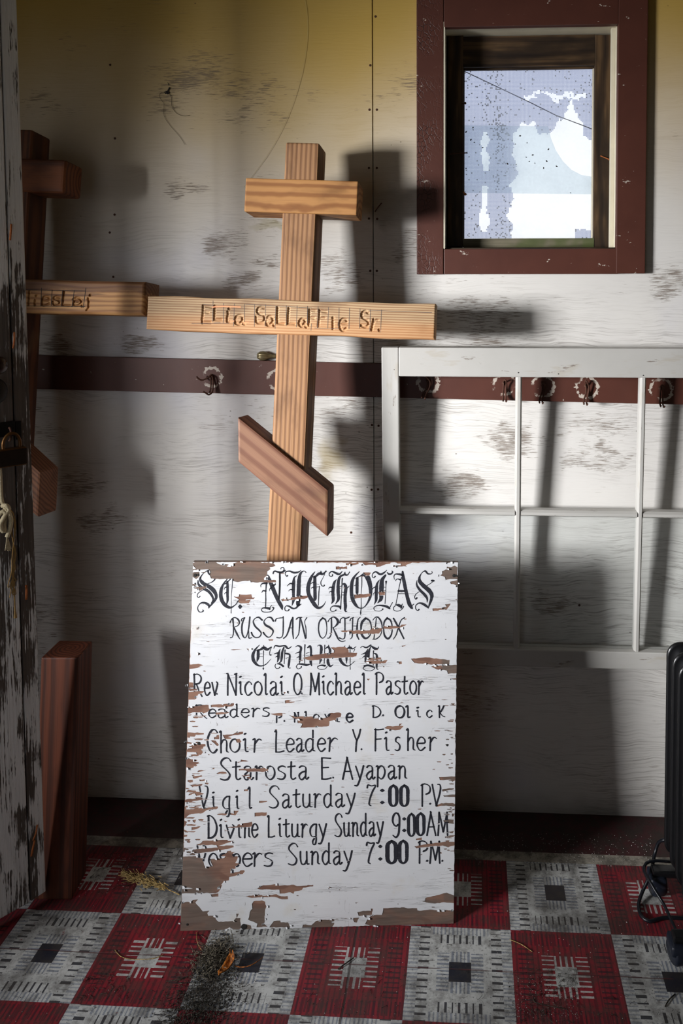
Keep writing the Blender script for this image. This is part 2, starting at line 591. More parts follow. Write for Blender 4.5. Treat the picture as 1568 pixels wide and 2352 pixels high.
rail = hexa('coat_rail', [(XA, WALL - RY, zb0), (XB, WALL - RY, zb1), (XB, WALL, zb1), (XA, WALL, zb0),
                          (XA, WALL - RY, za0), (XB, WALL - RY, za1), (XB, WALL, za1), (XA, WALL, za0)], M_RAIL, bevel=0.0015)
tag(rail, 'long brown painted coat rail board nailed across the back wall', 'coat rail')

# coat hooks: bent wire, a short upper prong and a long lower one
def hook(p, lean, top, label, turned=False):
    e = empty('coat_hook', (p.x, WALL - RY, p.z), label, 'coat hook', group=None)
    Z, Yb = 0.0, 0.0
    bm = bmesh.new()
    if turned:                                   # upper prong swung out to the left
        bm_tube(bm, [(0, 0.012, 0), (0, -0.008, 0.002), (-0.012, -0.014, -0.006), (-0.024, -0.018, -0.010), (-0.033, -0.022, -0.004), (-0.036, -0.024, 0.001)], 0.0024, 8, 0.002)
        bm_out('upper_prong', bm, M_RUST, e, True, True)
        bm = bmesh.new()
        bm_tube(bm, [(0, -0.006, 0.003), (0.005, -0.010, -0.006), (0.006, -0.012, -0.030), (0.005, -0.016, -0.044), (-0.002, -0.024, -0.050), (-0.010, -0.028, -0.044), (-0.016, -0.029, -0.041)], 0.0024, 8, 0.002)
        bm_out('lower_prong', bm, M_RUST, e, True, True)
        bm = bmesh.new()
        bm_tube(bm, [(-0.001, -0.006, 0), (-0.001, -0.009, -0.010), (0.0, -0.012, -0.030), (-0.002, -0.016, -0.045)], 0.0022, 8, 0.002)
        bm_out('brace_wire', bm, M_RUST, e, True, True)
    else:
        bm = bmesh.new()
        bm_tube(bm, [(-0.004, 0.012, 0), (-0.004, -0.006, 0.004), (-0.001 - lean, -0.014, 0.010 + top), (0.003 - lean, -0.016, 0.008 + top), (0.004, -0.010, -0.002),
                     (0.003, -0.008, -0.018), (0.003 - lean * 1.1, -0.014, -0.040), (0.003 - lean * 1.2, -0.024, -0.049), (0.004 - lean * 1.2, -0.030, -0.045)], 0.0022, 8, 0.002)
        bm_out('front_wire', bm, M_RUST, e, True, True)
        bm = bmesh.new()
        bm_tube(bm, [(-0.003, -0.004, 0.003), (-0.004, -0.008, -0.018), (-0.005 - lean * 1.1, -0.014, -0.038), (-0.005 - lean * 1.2, -0.022, -0.047), (-0.006 - lean * 1.2, -0.029, -0.043)], 0.0022, 8, 0.002)
        bm_out('back_wire', bm, M_RUST, e, True, True)
    bm = bmesh.new()
    bm_lathe(bm, [(0.0058, 0), (0.0058, 0.002), (0.003, 0.003)], axis(Vector((-0.002, 0, 0)), (0, -1, 0)), 14)
    bm_out('rosette', bm, M_RUST, e, True, True)
    return e
hook(hp[0], 0, 0, 'rusty wire coat hook left of the tall cross, upper prong swung left', True)
hook(hp[1], 0.010, 0.004, 'rusty wire coat hook in upper left pane of the leaning sash', False)
hook(hp[2], 0, 0, 'rusty wire coat hook just left of the first upright glazing bar', False)
hook(hp[3], 0.006, 0, 'rusty wire coat hook just right of the first upright glazing bar', False)
hook(hp[4], 0.005, 0.006, 'rusty wire coat hook in middle of the second upper pane', False)
hook(hp[5], 0.001, 0, 'rusty wire coat hook in shade behind rightmost sash pane', False)

# ribbed finial lying on the rail
M_BRASS = plain('tarnished_brass', srgb(126, 114, 84), 0.35, 0.55, var=0.4, scale=120)
fp = on_wall(604, 815)
fz = rail_z(rl, rr, fp.x)
bm = bmesh.new()
K_ = 1.25
bm_lathe(bm, [(r * K_, h * K_) for r, h in [(0.0005, -0.016), (0.006, -0.0145), (0.0095, -0.009), (0.0104, -0.002), (0.0092, 0.005), (0.0065, 0.011), (0.0042, 0.016), (0.0035, 0.026), (0.003, 0.034)]],
         axis(Vector((fp.x + 0.006, WALL - 0.0136, fz + 0.0133)), (1, 0, -0.02)), 48, 12, 0.055)
tag(bm_out('knob', bm, M_BRASS, smooth=True), 'small ribbed tarnished brass knob lying on the coat rail', 'knob')

# ------------------------------------------------------------------ window
win = bpy.data.objects.new('window_1', None)
COL.objects.link(win)
win.empty_display_size = 0.05
win.location = ((wx0 + wx1) / 2, WALL, wz0)
tag(win, kind='structure')
def casing(name, px0, py0, px1, py1, mat, d0=0.021, bv=0.002):
    a, b = on_wall(px0, py0, WALL - d0), on_wall(px1, py1, WALL - d0)
    e = bpy.data.meshes
    c = Vector(((a.x + b.x) / 2, WALL - d0 / 2, (a.z + b.z) / 2))
    w, h = abs(b.x - a.x) / 2, abs(a.z - b.z) / 2
    o = box(name, (-w, -d0 / 2, -h), (w, d0 / 2, h), mat, None, bevel=bv)
    o.parent = win
    o.location = c - win.location
    return o
casing('casing_board', 956, -60, 1018, 630, M_BROWNC)
casing('casing_board', 1421, -60, 1481, 628, M_BROWN)
casing('casing_board', 1019.2, 572, 1419.8, 629, M_BROWN, 0.0205)
casing('casing_board', 1019.2, -40, 1419.8, 55, M_BROWN, 0.0205)
# painted reveal lining
RD = 0.135
L = 0.010
box('reveal_lining', (wx0, WALL - 0.02, wz0), (wx0 + 0.004, WALL + RD, wz1), M_CREAM, win)
box('reveal_lining', (wx1 - L, WALL - 0.015, wz0), (wx1, WALL + RD, wz1), M_CREAM, win, bevel=0.001)
box('reveal_lining', (wx0, WALL - 0.015, wz1 - 0.006), (wx1, WALL + RD, wz1), M_CREAM, win)
box('reveal_lining', (wx0, WALL - 0.005, wz0), (wx1, WALL + RD, wz0 + 0.003), M_DARKWOOD, win)
# stop strip on the right lining
box('stop_strip', (wx1 - L - 0.010, WALL + 0.03, wz0), (wx1 - L, WALL + 0.048, wz1 - 0.006), M_CREAM, win, bevel=0.001)
# old dark sash: bars lie along local X of each part so the grain follows them
SY0, SY1 = WALL + 0.075, WALL + 0.115
def bar(name, px0, py0, px1, py1, mat, y0, y1, parent, upright, bv=0.002, seg=2):
    a, b = on_wall(px0, py0, y0), on_wall(px1, py1, y0)
    c = Vector(((a.x + b.x) / 2, (y0 + y1) / 2, (a.z + b.z) / 2))
    w, h, d = abs(b.x - a.x) / 2, abs(a.z - b.z) / 2, (y1 - y0) / 2
    if upright:
        o = box(name, (-h, -d, -w), (h, d, w), mat, None, bevel=bv, seg=seg)
        o.rotation_euler = (0, math.pi / 2, 0)
    else:
        o = box(name, (-w, -d, -h), (w, d, h), mat, None, bevel=bv, seg=seg)
    o.parent = parent
    o.location = c - parent.location
    return o
bar('stile', 1028, 80, 1063, 566, M_DARKWOOD, SY0, SY1, win, True)
bar('stile', 1366, 80, 1404, 568, M_DARKWOOD, SY0, SY1, win, True)
bar('rail', 1063, 84, 1366, 150, M_DARKWOOD, SY0, SY1, win, False)
M_SILL = wood('mossy_grey_wood', srgb(112, 106, 88), srgb(60, 58, 40), 0.3, 0.2, 300, streak=0.5,
              stain=lambda t, c, x, y, z: t.mix(t.step(t.noise(x * 8, y * 8, z * 8, 1.0, 3), 0.45, 0.6) * 0.6, c, srgb(70, 84, 36)))
bar('rail', 1063, 548, 1366, 568, M_SILL, SY0, SY1, win, False)
M_GREYWOOD = wood('weathered_grey_wood', srgb(128, 120, 106), srgb(72, 60, 46), 0.3, 0.1, 300, streak=0.5)
bar('glazing_bead', 1063, 150, 1367, 157, M_DARKWOOD, SY0 + 0.012, SY0 + 0.02, win, False, 0.001)
bar('glazing_bead', 1361, 157, 1367, 548, M_CREAM, SY0 + 0.012, SY0 + 0.02, win, True, 0.001)
bar('glazing_bead', 1063, 157, 1066, 548, M_GREYWOOD, SY0 + 0.012, SY0 + 0.02, win, True, 0.001)
# bare grey patches on the right stile: a split sliver of lighter wood
a, b, c_ = on_wall(1368, 400, SY0 - 0.001), on_wall(1376, 300, SY0 - 0.001), on_wall(1398, 569, SY0 - 0.001)

def glass_material(name, haze=0.10, tint=(0.975, 0.985, 0.985)):
    t = NT(name)
    nt = t.t
    x, y, z = t.coord()
    g = nt.nodes.new('ShaderNodeBsdfGlossy')
    g.inputs['Roughness'].default_value = 0.06
    tr = nt.nodes.new('ShaderNodeBsdfTransparent')
    tr.inputs[0].default_value = tint + (1,)
    df = nt.nodes.new('ShaderNodeBsdfTranslucent')
    df.inputs[0].default_value = (0.82, 0.84, 0.86, 1)
    m1 = nt.nodes.new('ShaderNodeMixShader')
    m2 = nt.nodes.new('ShaderNodeMixShader')
    dirt = t.noise(x, y, z, 9, 5, 0.65)
    t.sock(t.step(dirt, 0.3, 0.8) * haze * 1.5 + haze * 0.35, m1.inputs[0])
    nt.links.new(tr.outputs[0], m1.inputs[1])
    nt.links.new(df.outputs[0], m1.inputs[2])
    m2.inputs[0].default_value = 0.035
    nt.links.new(m1.outputs[0], m2.inputs[1])
    nt.links.new(g.outputs[0], m2.inputs[2])
    nt.links.new(m2.outputs[0], nt.nodes['Material Output'].inputs[0])
    return t.m
M_GLASS = glass_material('dusty_glass', 0.10)
M_GLASS3 = glass_material('thin_clear_glass', 0.02)
M_GLASS2 = glass_material('clouded_glass', 0.16, (0.90, 0.94, 0.96))
GY = SY0 + 0.022
def sheet(name, pts, y, th, mat, parent):
    ps = [on_wall(px, py, y) for px, py in pts]
    n = len(ps)
    vs = [Vector((p.x, y, p.z)) for p in ps] + [Vector((p.x, y + th, p.z)) for p in ps]
    fs = [tuple(range(n))[::-1], tuple(range(n, 2 * n))] + [(i, (i + 1) % n, n + (i + 1) % n, n + i) for i in range(n)]
    return mesh(name, vs, fs, mat, parent)
sheet('pane', [(1063, 152), (1366, 152), (1366, 548), (1063, 548)], GY + 0.006, 0.002, M_GLASS, win)
arc = [(1258, 290), (1265, 318), (1276, 345), (1292, 370), (1312, 390), (1335, 402), (1366, 407)]
sheet('broken_pane', [(1063, 288)] + arc + [(1366, 446), (1063, 443)], GY + 0.001, 0.002, M_GLASS2, win)
# dead flies on the glass
bm = bmesh.new()
random.seed(5)
for (px, py) in [(1086, 293), (1070, 303), (1081, 321), (1089, 327), (1108, 339), (1118, 309), (1145, 336), (1070, 387), (1139, 363), (1165, 376), (1185, 378), (1183, 331),
                 (1210, 328), (1194, 312), (1208, 361), (1223, 356), (1255, 370), (1248, 386), (1278, 382), (1259, 343), (1215, 371), (1228, 375), (1310, 443)]:
    p = on_wall(px, py, GY - 0.001)
    a = random.uniform(0, 3.1)
    m = Matrix.Translation(p) @ Matrix.Rotation(a, 4, 'Y') @ Matrix.Diagonal((1.7, 0.8, 1, 1))
    bmesh.ops.create_icosphere(bm, subdivisions=1, radius=0.0017 * random.uniform(0.7, 1.3), matrix=m)
M_DARK = plain('dark_specks', srgb(40, 38, 38), 0.8)
tag(bm_out('dead_flies', bm, M_DARK, win), kind='stuff')

# insect screen outside the glass: woven cells, torn away over the lower right
def screen_keep(px, py):
    n = noise.fractal(Vector((px * 0.03, py * 0.03, 1.7)), 0.8, 2.0, 4) * 26
    n2 = noise.fractal(Vector((px * 0.012, py * 0.012, 5.7)), 0.8, 2.0, 3) * 30
    if 1063 < px < 1176 + n * 0.7:
        hole = 1105 + n2 * 0.4 < px < 1118 + n * 0.3 and (300 < py < 390 or 425 < py < 530)
        return not hole and not (py > 548)
    edge = np.interp(px, [1176, 1200, 1235, 1262, 1290, 1302, 1312, 1320, 1340, 1366], [292, 270, 300, 305, 277, 250, 230, 262, 290, 310]) + n
    if py < edge:
        return not (1200 < px < 1345 and 214 + n * 0.6 < py < 224 + n * 0.9)
    return 1318 < px < 1366 and 526 + n * 0.2 < py < 546
bm = bmesh.new()
bmd = bmesh.new()
cw = 3.1
YS = WALL + 0.126
random.seed(11)
for ix in range(int(304 / cw)):
    for iy in range(int(398 / cw)):
        px, py = 1063 + ix * cw, 151 + iy * cw
        if not screen_keep(px, py):
            continue
        col = noise.fractal(Vector((px * 0.02, py * 0.012, 9.0)), 0.9, 2.0, 3)
        band = math.exp(-((px - 1140) / 20) ** 2)
        dens = 0.02 + 0.10 * max(0, col) + 0.30 * band * (0.5 + col) + (0.12 if py < 160 else 0)
        k = 0.94
        q = [on_wall(px + a * cw * k, py + b * cw * k, YS) for a, b in ((0, 0), (1, 0), (1, 1), (0, 1))]
        tgt = bmd if random.random() < dens else bm
        tgt.faces.new([tgt.verts.new(p) for p in q])
t = NT('woven_screen')
tr = t.t.nodes.new('ShaderNodeBsdfTransparent')
tr.inputs[0].default_value = (0.45, 0.48, 0.62, 1)
df = t.t.nodes.new('ShaderNodeBsdfDiffuse')
df.inputs[0].default_value = (0.16, 0.17, 0.20, 1)
mx = t.t.nodes.new('ShaderNodeMixShader')
mx.inputs[0].default_value = 0.08
t.t.links.new(tr.outputs[0], mx.inputs[1])
t.t.links.new(df.outputs[0], mx.inputs[2])
t.t.links.new(mx.outputs[0], t.t.nodes['Material Output'].inputs[0])
tag(bm_out('insect_screen', bm, t.m, win), kind='stuff')
t2 = NT('clogged_screen')
tr = t2.t.nodes.new('ShaderNodeBsdfTransparent')
tr.inputs[0].default_value = (0.16, 0.17, 0.22, 1)
df = t2.t.nodes.new('ShaderNodeBsdfDiffuse')
df.inputs[0].default_value = (0.2, 0.21, 0.25, 1)
mx = t2.t.nodes.new('ShaderNodeMixShader')
mx.inputs[0].default_value = 0.55
t2.t.links.new(tr.outputs[0], mx.inputs[1])
t2.t.links.new(df.outputs[0], mx.inputs[2])
t2.t.links.new(mx.outputs[0], t2.t.nodes['Material Output'].inputs[0])
tag(bm_out('clogged_screen', bmd, t2.m, win), kind='stuff')
# outer frame behind the screen
for (x0, x1, z0, z1) in ((wx0 - 0.0, on_wall(1063, 300, SY0).x, wz0, wz1), (on_wall(1366, 300, SY0).x, wx1, wz0, wz1)):
    box('outer_stop', (x0, WALL + 0.118, z0), (x1, WALL + 0.135, z1), M_DARKWOOD, win)
# nails in the window frame
for k, (a, b, r, m_) in enumerate([((1030, 354), (1072, 351), 0.0016, M_RUST), ((1060, 239), (1068, 237), 0.0018, M_RUST),
                                   ((1379, 358), (1398, 366), 0.0016, M_RUSTB), ((1064, 441), (1068, 446), 0.002, M_RUSTB)]):
    p, q = on_wall(*a, SY0 - 0.002), on_wall(*b, SY0 - 0.014)
    bm = bmesh.new()
    bm_tube(bm, [p + Vector((0, 0.006, 0)), p, q], r, 8)
    bm_lathe(bm, [(r * 2, 0), (r * 2, 0.001)], axis(q, q - p), 10)
    bm_out('nail', bm, m_, win)
# wire sagging between the buildings outside
a, b = on_wall(1075, 168, 6.0), on_wall(1480, 345, 6.0)
mid = (a + b) / 2 + Vector((0, 0, -0.03))
bm = bmesh.new()
d = (b - a)
bm_tube(bm, [a - d * 2, a, mid, b, b + d * 2], 0.0035, 6, 0.3)
tag(bm_out('overhead_wire', bm, M_DARK), 'thin dark wire seen slanting outside through the window screen', 'wire')
# ------------------------------------------------------------------ wooden crosses
def frame_from(o, ex, ez, en):
    return Matrix.Translation(o) @ Matrix((ex, -en, ez)).transposed().to_4x4()

def cross_root(px0, py0, px1, py1, y0, lean, label):
    """post front centre line through two pixels on a plane that leans back; base at y0 on the floor"""
    n = Vector((0, -1, lean)).normalized()           # towards the camera, tilted up
    p0 = Vector((0, y0, 0))
    a, b = on_plane(px0, py0, p0, n), on_plane(px1, py1, p0, n)   # low, high
    ez = (b - a).normalized()
    base = a - ez * (a.z / ez.z)
    ex = ez.cross(n).normalized() * -1
    if ex.x < 0:
        ex = -ex
    e = empty('wooden_cross', (0, 0, 0), label, 'cross')
    m = Matrix((ex, -n, ez)).transposed().to_4x4()
    m.translation = base
    e.matrix_basis = m
    return e, base, ex, ez, n

def carve_depth(P, Q, strokes, wid, dep):
    D = np.full(P.shape, 9.0)
    for s in strokes:
        pts = catmull([tuple(p) for p in s], 0.002) if len(s) > 2 else [np.array(p, float) for p in s]
        if len(pts) == 1:
            D = np.minimum(D, np.hypot(P - pts[0][0], Q - pts[0][1]) * 0.8)
            continue
        for a, b in zip(pts, pts[1:]):
            ax, ay, bx, by = a[0], a[1], b[0], b[1]
            L2 = (bx - ax) ** 2 + (by - ay) ** 2 + 1e-12
            t = np.clip(((P - ax) * (bx - ax) + (Q - ay) * (by - ay)) / L2, 0, 1)
            D = np.minimum(D, np.hypot(P - ax - t * (bx - ax), Q - ay - t * (by - ay)))
    return dep * np.clip(1 - (D / wid) ** 2, 0, 1)

def timber(name, parent, L, W, Dp, mat, loc, rot=None, bevel=0.006, ends=None, wave=0.0, seed=1, carve=None, step=0.0013, tap=(1, 1)):
    """timber along its own X from 0 to L, width W along Z, depth Dp along +Y (front face at y=0, facing -Y).
    ends: shift of the four front corners (bottom-left, bottom-right, top-right, top-left) along X, to mitre the ends"""
    sh = ends or (0, 0, 0, 0)
    rnd = random.Random(seed)
    bm = bmesh.new()
    if carve is None and not wave:
        bm_hexa(bm, [(sh[0], 0, -W / 2), (L + sh[1], 0, -W / 2), (L + sh[1], Dp, -W / 2), (sh[0], Dp, -W / 2),
                     (sh[3], 0, W / 2), (L + sh[2], 0, W / 2), (L + sh[2], Dp, W / 2), (sh[3], Dp, W / 2)], bevel, 3)
        o = bm_out(name, bm, mat, parent, True)
    else:
        nx, nz = int(L / step), int(W / step)
        xs = np.linspace(0, L, nx + 1)
        zs = np.linspace(-0.5, 0.5, nz + 1)
        XX, ZZ = np.meshgrid(xs, zs, indexing='ij')
        f = XX / L
        wl = W * (tap[0] + (tap[1] - tap[0]) * f)
        off = wave * np.array([[noise.noise(Vector((x * 7, seed, (0.5 if z > 0 else -0.5) * 9))) for z in (-1, 1)] for x in xs])
        lo = -wl / 2 + off[:, :1]
        hi = wl / 2 + off[:, 1:]
        PZ = lo + (hi - lo) * (ZZ + 0.5)
        # rounded arrises
        ed = np.minimum(np.minimum(XX, L - XX), np.minimum(PZ - lo, hi - PZ))
        Y = 0.0 + bevel * 0.6 * np.clip(1 - ed / bevel, 0, 1) ** 2
        if carve:
            Y = Y + carve_depth(XX, PZ, carve[0], carve[1], carve[2])
        base = np.stack([XX, Y, PZ], -1).reshape(-1, 3)
        # rim: every border vertex continues back to the rear plane
        idx = np.arange((nx + 1) * (nz + 1)).reshape(nx + 1, nz + 1)
        border = list(idx[:, 0]) + list(idx[-1, 1:]) + list(idx[-2::-1, -1]) + list(idx[0, -2:0:-1])
        back = base[border].copy()
        back[:, 1] = Dp
        n0 = len(base)
        q = np.stack([idx[:-1, :-1], idx[1:, :-1], idx[1:, 1:], idx[:-1, 1:]], -1).reshape(-1, 4)
        fs = [tuple(map(int, r)) for r in q]
        nb = len(border)
        for k in range(nb):
            a, b = border[k], border[(k + 1) % nb]
            fs.append((int(b), int(a), n0 + k, n0 + (k + 1) % nb))
        fs.append(tuple(n0 + k for k in range(nb)))
        vs = np.concatenate([base, back])
        me = bpy.data.meshes.new(name)
        me.from_pydata(vs.tolist(), [], fs)
        me.update()
        o = link(name, me, mat, parent, True)
    o.location = loc
    if rot is not None:
        o.rotation_euler = rot
    return o

W4 = 0.088
# fresh fir for the tall cross
def mold(t, c, x, y, z):
    k = t.step(t.noise(x * 6, y * 10, z * 10, 1.0, 3), 0.62, 0.75)
    return t.mix(k * 0.35, c, srgb(120, 92, 60))
M_POST = wood('fir_post', srgb(158, 118, 82), srgb(106, 70, 44), 0.03, -0.115, 540, streak=0.55, stain=mold, warp=0.008)
M_TOP = wood('fir_crossbar', srgb(172, 124, 74), srgb(122, 74, 38), 0.055, -0.055, 330, streak=0.2, warp=0.022, xf=6)
M_NAME = wood('pale_fir_beam', srgb(182, 154, 118), srgb(128, 88, 58), -0.20, -0.33, 1150, streak=0.5, warp=0.004,
              stain=lambda t, c, x, y, z: t.mix(t.step(z, 0.010, -0.022) * 0.35, c, srgb(206, 140, 84)))
M_FOOT = wood('reddish_fir_bar', srgb(130, 94, 72), srgb(100, 62, 46), -0.05, 0.14, 240, streak=0.25, stain=mold)

c1, base1, ex1, ez1, n1 = cross_root(651, 1285, 694, 340, 1.783, 0.0785, 'tall pale wooden cross with slanted foot bar and carved name beam')
inv1 = c1.matrix_basis.inverted()
def loc_px(inv, base, n, px, py, proud=0.0):
    p = on_plane(px, py, base + n * proud, n)
    return inv @ p
top = loc_px(inv1, base1, n1, 694, 327)
timber('post', c1, top.z, W4, W4, M_POST, (0, 0, 0), (0, -math.pi / 2, 0), bevel=0.007)
def seg_px(inv, base, n, l0, l1, r0, r1, proud):
    """left end pixels (top, bottom) and right end pixels (top, bottom) -> centre-left, centre-right, width"""
    a, b = loc_px(inv, base, n, *l0, proud), loc_px(inv, base, n, *l1, proud)
    c, d = loc_px(inv, base, n, *r0, proud), loc_px(inv, base, n, *r1, proud)
    return (a + b) / 2, (c + d) / 2, (abs(a.z - b.z), abs(c.z - d.z)), (a, b, c, d)
PR = 0.007
l, r, w, _ = seg_px(inv1, base1, n1, (563, 407), (561, 487), (822, 417), (820, 493), PR)
ang = math.atan2(r.z - l.z, r.x - l.x)
timber('crossbar', c1, (r - l).length, (w[0] + w[1]) / 2, W4, M_TOP, (l.x, -PR, l.z), (0, -ang, 0), bevel=0.004)

def px_list(crop, s, strokes):
    return [[(crop[0] + x / s, crop[1] + y / s) for x, y in st] for st in strokes]
name_strokes = px_list((440, 680), 5.6, [
    [(152, 122), (150, 180), (146, 250), (137, 300)], [(139, 322), (141, 344)], [(150, 125), (255, 143)], [(172, 205), (215, 212)], [(139, 338), (240, 342)],
    [(300, 128), (297, 220), (290, 300)], [(290, 300), (330, 305), (380, 302)],
    [(466, 200), (470, 230), (458, 300), (462, 330), (482, 328)], [(486, 165)],
    [(655, 310), (655, 270), (625, 252), (585, 260), (560, 300), (567, 345), (610, 362), (650, 325)], [(650, 325), (660, 350), (680, 360)],
    [(935, 155), (895, 143), (858, 160), (846, 200), (880, 232), (925, 245), (940, 290), (920, 335), (870, 348), (832, 325), (828, 270)],
    [(1050, 320), (1035, 275), (1000, 262), (965, 295), (960, 345), (985, 378), (1020, 360), (1045, 325)], [(1040, 340), (1060, 382)],
    [(1105, 145), (1103, 250), (1105, 345)], [(1105, 345), (1140, 352), (1185, 358)],
    [(1250, 155), (1243, 260), (1235, 355)], [(1235, 355), (1280, 352), (1322, 357)]])
name_strokes += px_list((680, 680), 4.752, [
    [(100, 290), (92, 258), (65, 248), (38, 275), (35, 310), (60, 330), (88, 310)], [(88, 300), (98, 325), (115, 340)],
    [(147, 150), (143, 240), (138, 322)], [(147, 155), (205, 160)], [(150, 235), (195, 240)],
    [(255, 155), (250, 240), (244, 325)], [(255, 160), (330, 172)], [(260, 245), (310, 238)],
    [(403, 272), (402, 355)], [(404, 240)],
    [(482, 300), (545, 292), (550, 262), (520, 250), (485, 270), (474, 310), (485, 358), (515, 377), (548, 352)],
    [(785, 185), (757, 165), (722, 185), (722, 230), (770, 262), (793, 300), (765, 338), (710, 322)],
    [(847, 255), (838, 310), (825, 370)], [(840, 305), (860, 270), (890, 262)], [(906, 370), (910, 376)]])
l, r, w, _ = seg_px(inv1, base1, n1, (338, 679), (337, 756), (1000, 700), (998, 781), PR)
ang = math.atan2(r.z - l.z, r.x - l.x)
ca, sa = math.cos(-ang), math.sin(-ang)
def beam_local(inv, base, n, l, ang, px, py, proud=PR):
    q = loc_px(inv, base, n, px, py, proud) - l
    c_, s_ = math.cos(ang), math.sin(ang)
    return (q.x * c_ + q.z * s_, -q.x * s_ + q.z * c_)
st = [[beam_local(inv1, base1, n1, l, ang, *p) for p in s] for s in name_strokes]
wm_ = (w[0] + w[1]) / 2
nb = timber('name_beam', c1, (r - l).length, wm_, W4, M_NAME, (l.x, -PR, l.z), (0, -ang, 0), bevel=0.004, wave=0.004, seed=4,
            carve=(st, 0.0042, 0.0042), tap=(w[0] / wm_, w[1] / wm_))
# carpenter's pencil lines and a wax-crayon mark on the beam
M_PENCIL = plain('pencil', srgb(84, 76, 72), 0.7)
M_CRAYON = plain('orange_crayon', srgb(240, 146, 100), 0.6, var=0.15, scale=400)
M_CHAR = plain('dark_pencil', srgb(34, 26, 20), 0.8)
def ribbon(bm, pts, w, y):
    for a, b in zip(pts, pts[1:]):
        d = Vector((b[0] - a[0], b[1] - a[1]))
        if d.length < 1e-7:
            continue
        d.normalize()
        nx, nz = -d.y * w / 2, d.x * w / 2
        bm.faces.new([bm.verts.new((p[0] + s * nx, y, p[1] + s * nz)) for p, s in ((a, 1), (b, 1), (b, -1), (a, -1))])
def on_beam(name, parent, segs, w, mat, fn, y=-0.0003, kind=None, seg=1):
    bm = bmesh.new()
    for s in segs:
        ribbon(bm, [fn(*p) for p in s], w, y)
    o = bm_out(name, bm, mat, parent, True)
    tag(o, kind=kind)
    return o
fn1 = lambda px, py: beam_local(inv1, base1, n1, l1_, ang1, px, py)
l1_, ang1 = l, ang
guides = px_list((440, 680), 5.6, [[(275, 60), (272, 330)], [(411, 92), (405, 350)], [(548, 95), (540, 390)], [(677, 98), (678, 330)], [(810, 105), (806, 395)], [(950, 105), (944, 390)],
                                   [(1082, 130), (1072, 420)], [(1216, 118), (1216, 385)], [(1355, 120), (1347, 400)], [(1490, 128), (1486, 350)], [(150, 108), (270, 120)], [(690, 105), (1500, 150)],
                                   [(0, 352), (480, 350)], [(290, 345), (370, 342)]])
guides += px_list((680, 680), 4.752, [[(124, 110), (123, 300)], [(239, 112), (231, 350)], [(351, 118), (344, 352)], [(468, 128), (463, 345)], [(582, 130), (575, 360)], [(697, 135), (690, 355)],
                                      [(810, 145), (802, 388)], [(930, 148), (921, 395)], [(165, 300), (160, 378)], [(30, 124), (170, 130)], [(790, 155), (1480, 180)], [(200, 348), (470, 356)]])
on_beam('pencil_mark', nb, guides, 0.0011, M_PENCIL, fn1, kind='stuff')
on_beam('crayon_mark', nb, px_list((440, 680), 5.6, [[(265, 146), (300, 137), (420, 132), (540, 138), (632, 142)], ]), 0.0030, M_CRAYON, fn1, -0.0004)
for sg in ([(498, 325), (546, 322)], [(668, 341), (738, 342)]):
    on_beam('crayon_mark', nb, px_list((440, 680), 5.6, [sg]), 0.0032, M_CRAYON, fn1, -0.0004)

def slant(inv, base, n, e, TL, TR, BR, BL, mat, pr=0.012):
    q = [loc_px(inv, base, n, *p, pr) for p in (BL, BR, TR, TL)]
    x0 = (q[0] + q[3]) / 2
    x1 = (q[1] + q[2]) / 2
    d = (x1 - x0)
    ang = math.atan2(d.z, d.x)
    c_, s_ = math.cos(ang), math.sin(ang)
    loc = [((p - x0).x * c_ + (p - x0).z * s_, -(p - x0).x * s_ + (p - x0).z * c_) for p in q]
    bm = bmesh.new()
    D = W4
    bm_hexa(bm, [(loc[0][0], 0, loc[0][1]), (loc[1][0], 0, loc[1][1]), (loc[1][0], D, loc[1][1]), (loc[0][0], D, loc[0][1]),
                 (loc[3][0], 0, loc[3][1]), (loc[2][0], 0, loc[2][1]), (loc[2][0], D, loc[2][1]), (loc[3][0], D, loc[3][1])], 0.006, 2)
    o = bm_out('foot_bar', bm, mat, e, True)
    o.location = (x0.x, -pr, x0.z)
    o.rotation_euler = (0, -ang, 0)
    return o
slant(inv1, base1, n1, c1, (545, 957), (753, 1126), (752, 1235), (546, 1061), M_FOOT)

# second cross, darker, at the left behind the door
M_POST2 = wood('stained_post', srgb(96, 56, 32), srgb(56, 30, 16), 0.03, -0.115, 460, streak=0.5, stain=mold)
M_TOP2 = wood('stained_crossbar', srgb(116, 66, 36), srgb(64, 32, 16), 0.10, 0.0, 420, streak=0.3, warp=0.01)
def burnt(t, c, x, y, z):
    e = t.noise(x * 11, y * 20, z * 60, 1.0, 5, 0.65)
    k = t.step(z + (e - 0.5) * 0.05 - t.step(x, 0.0, 0.30) * 0.006, -0.002, 0.016)
    c = t.mix(k * 0.72, c, srgb(74, 44, 30))
    crack = t.step(t.noise(x * 3, y * 60, z * 60, 1.0, 2), 0.62, 0.66)
    return t.mix(crack * 0.5, c, srgb(70, 42, 28))
M_NAME2 = wood('stained_fir_beam', srgb(172, 128, 80), srgb(120, 76, 42), -0.10, -0.16, 560, streak=0.5, stain=burnt, warp=0.012)
M_FOOT2 = wood('stained_foot_bar', srgb(132, 88, 62), srgb(84, 50, 34), 0.35, 0.5, 900, streak=0.3)
c2, base2, ex2, ez2, n2 = cross_root(20, 640, 38, 300, 1.795, 0.0785, 'dark stained wooden cross standing behind the white door')
inv2 = c2.matrix_basis.inverted()
def fz_px(px, py): return loc_px(inv2, base2, n2, px, py)
pe = fz_px(60, 560)
top2 = fz_px(60, 297)
timber('post', c2, top2.z, W4, W4, M_POST2, (pe.x - W4 / 2 + 0.0, 0, 0), (0, -math.pi / 2, 0), bevel=0.007)
pcx = pe.x - W4 / 2
l, r, w, _ = seg_px(inv2, base2, n2, (60, 362), (60, 441), (148, 367), (150, 443), PR)
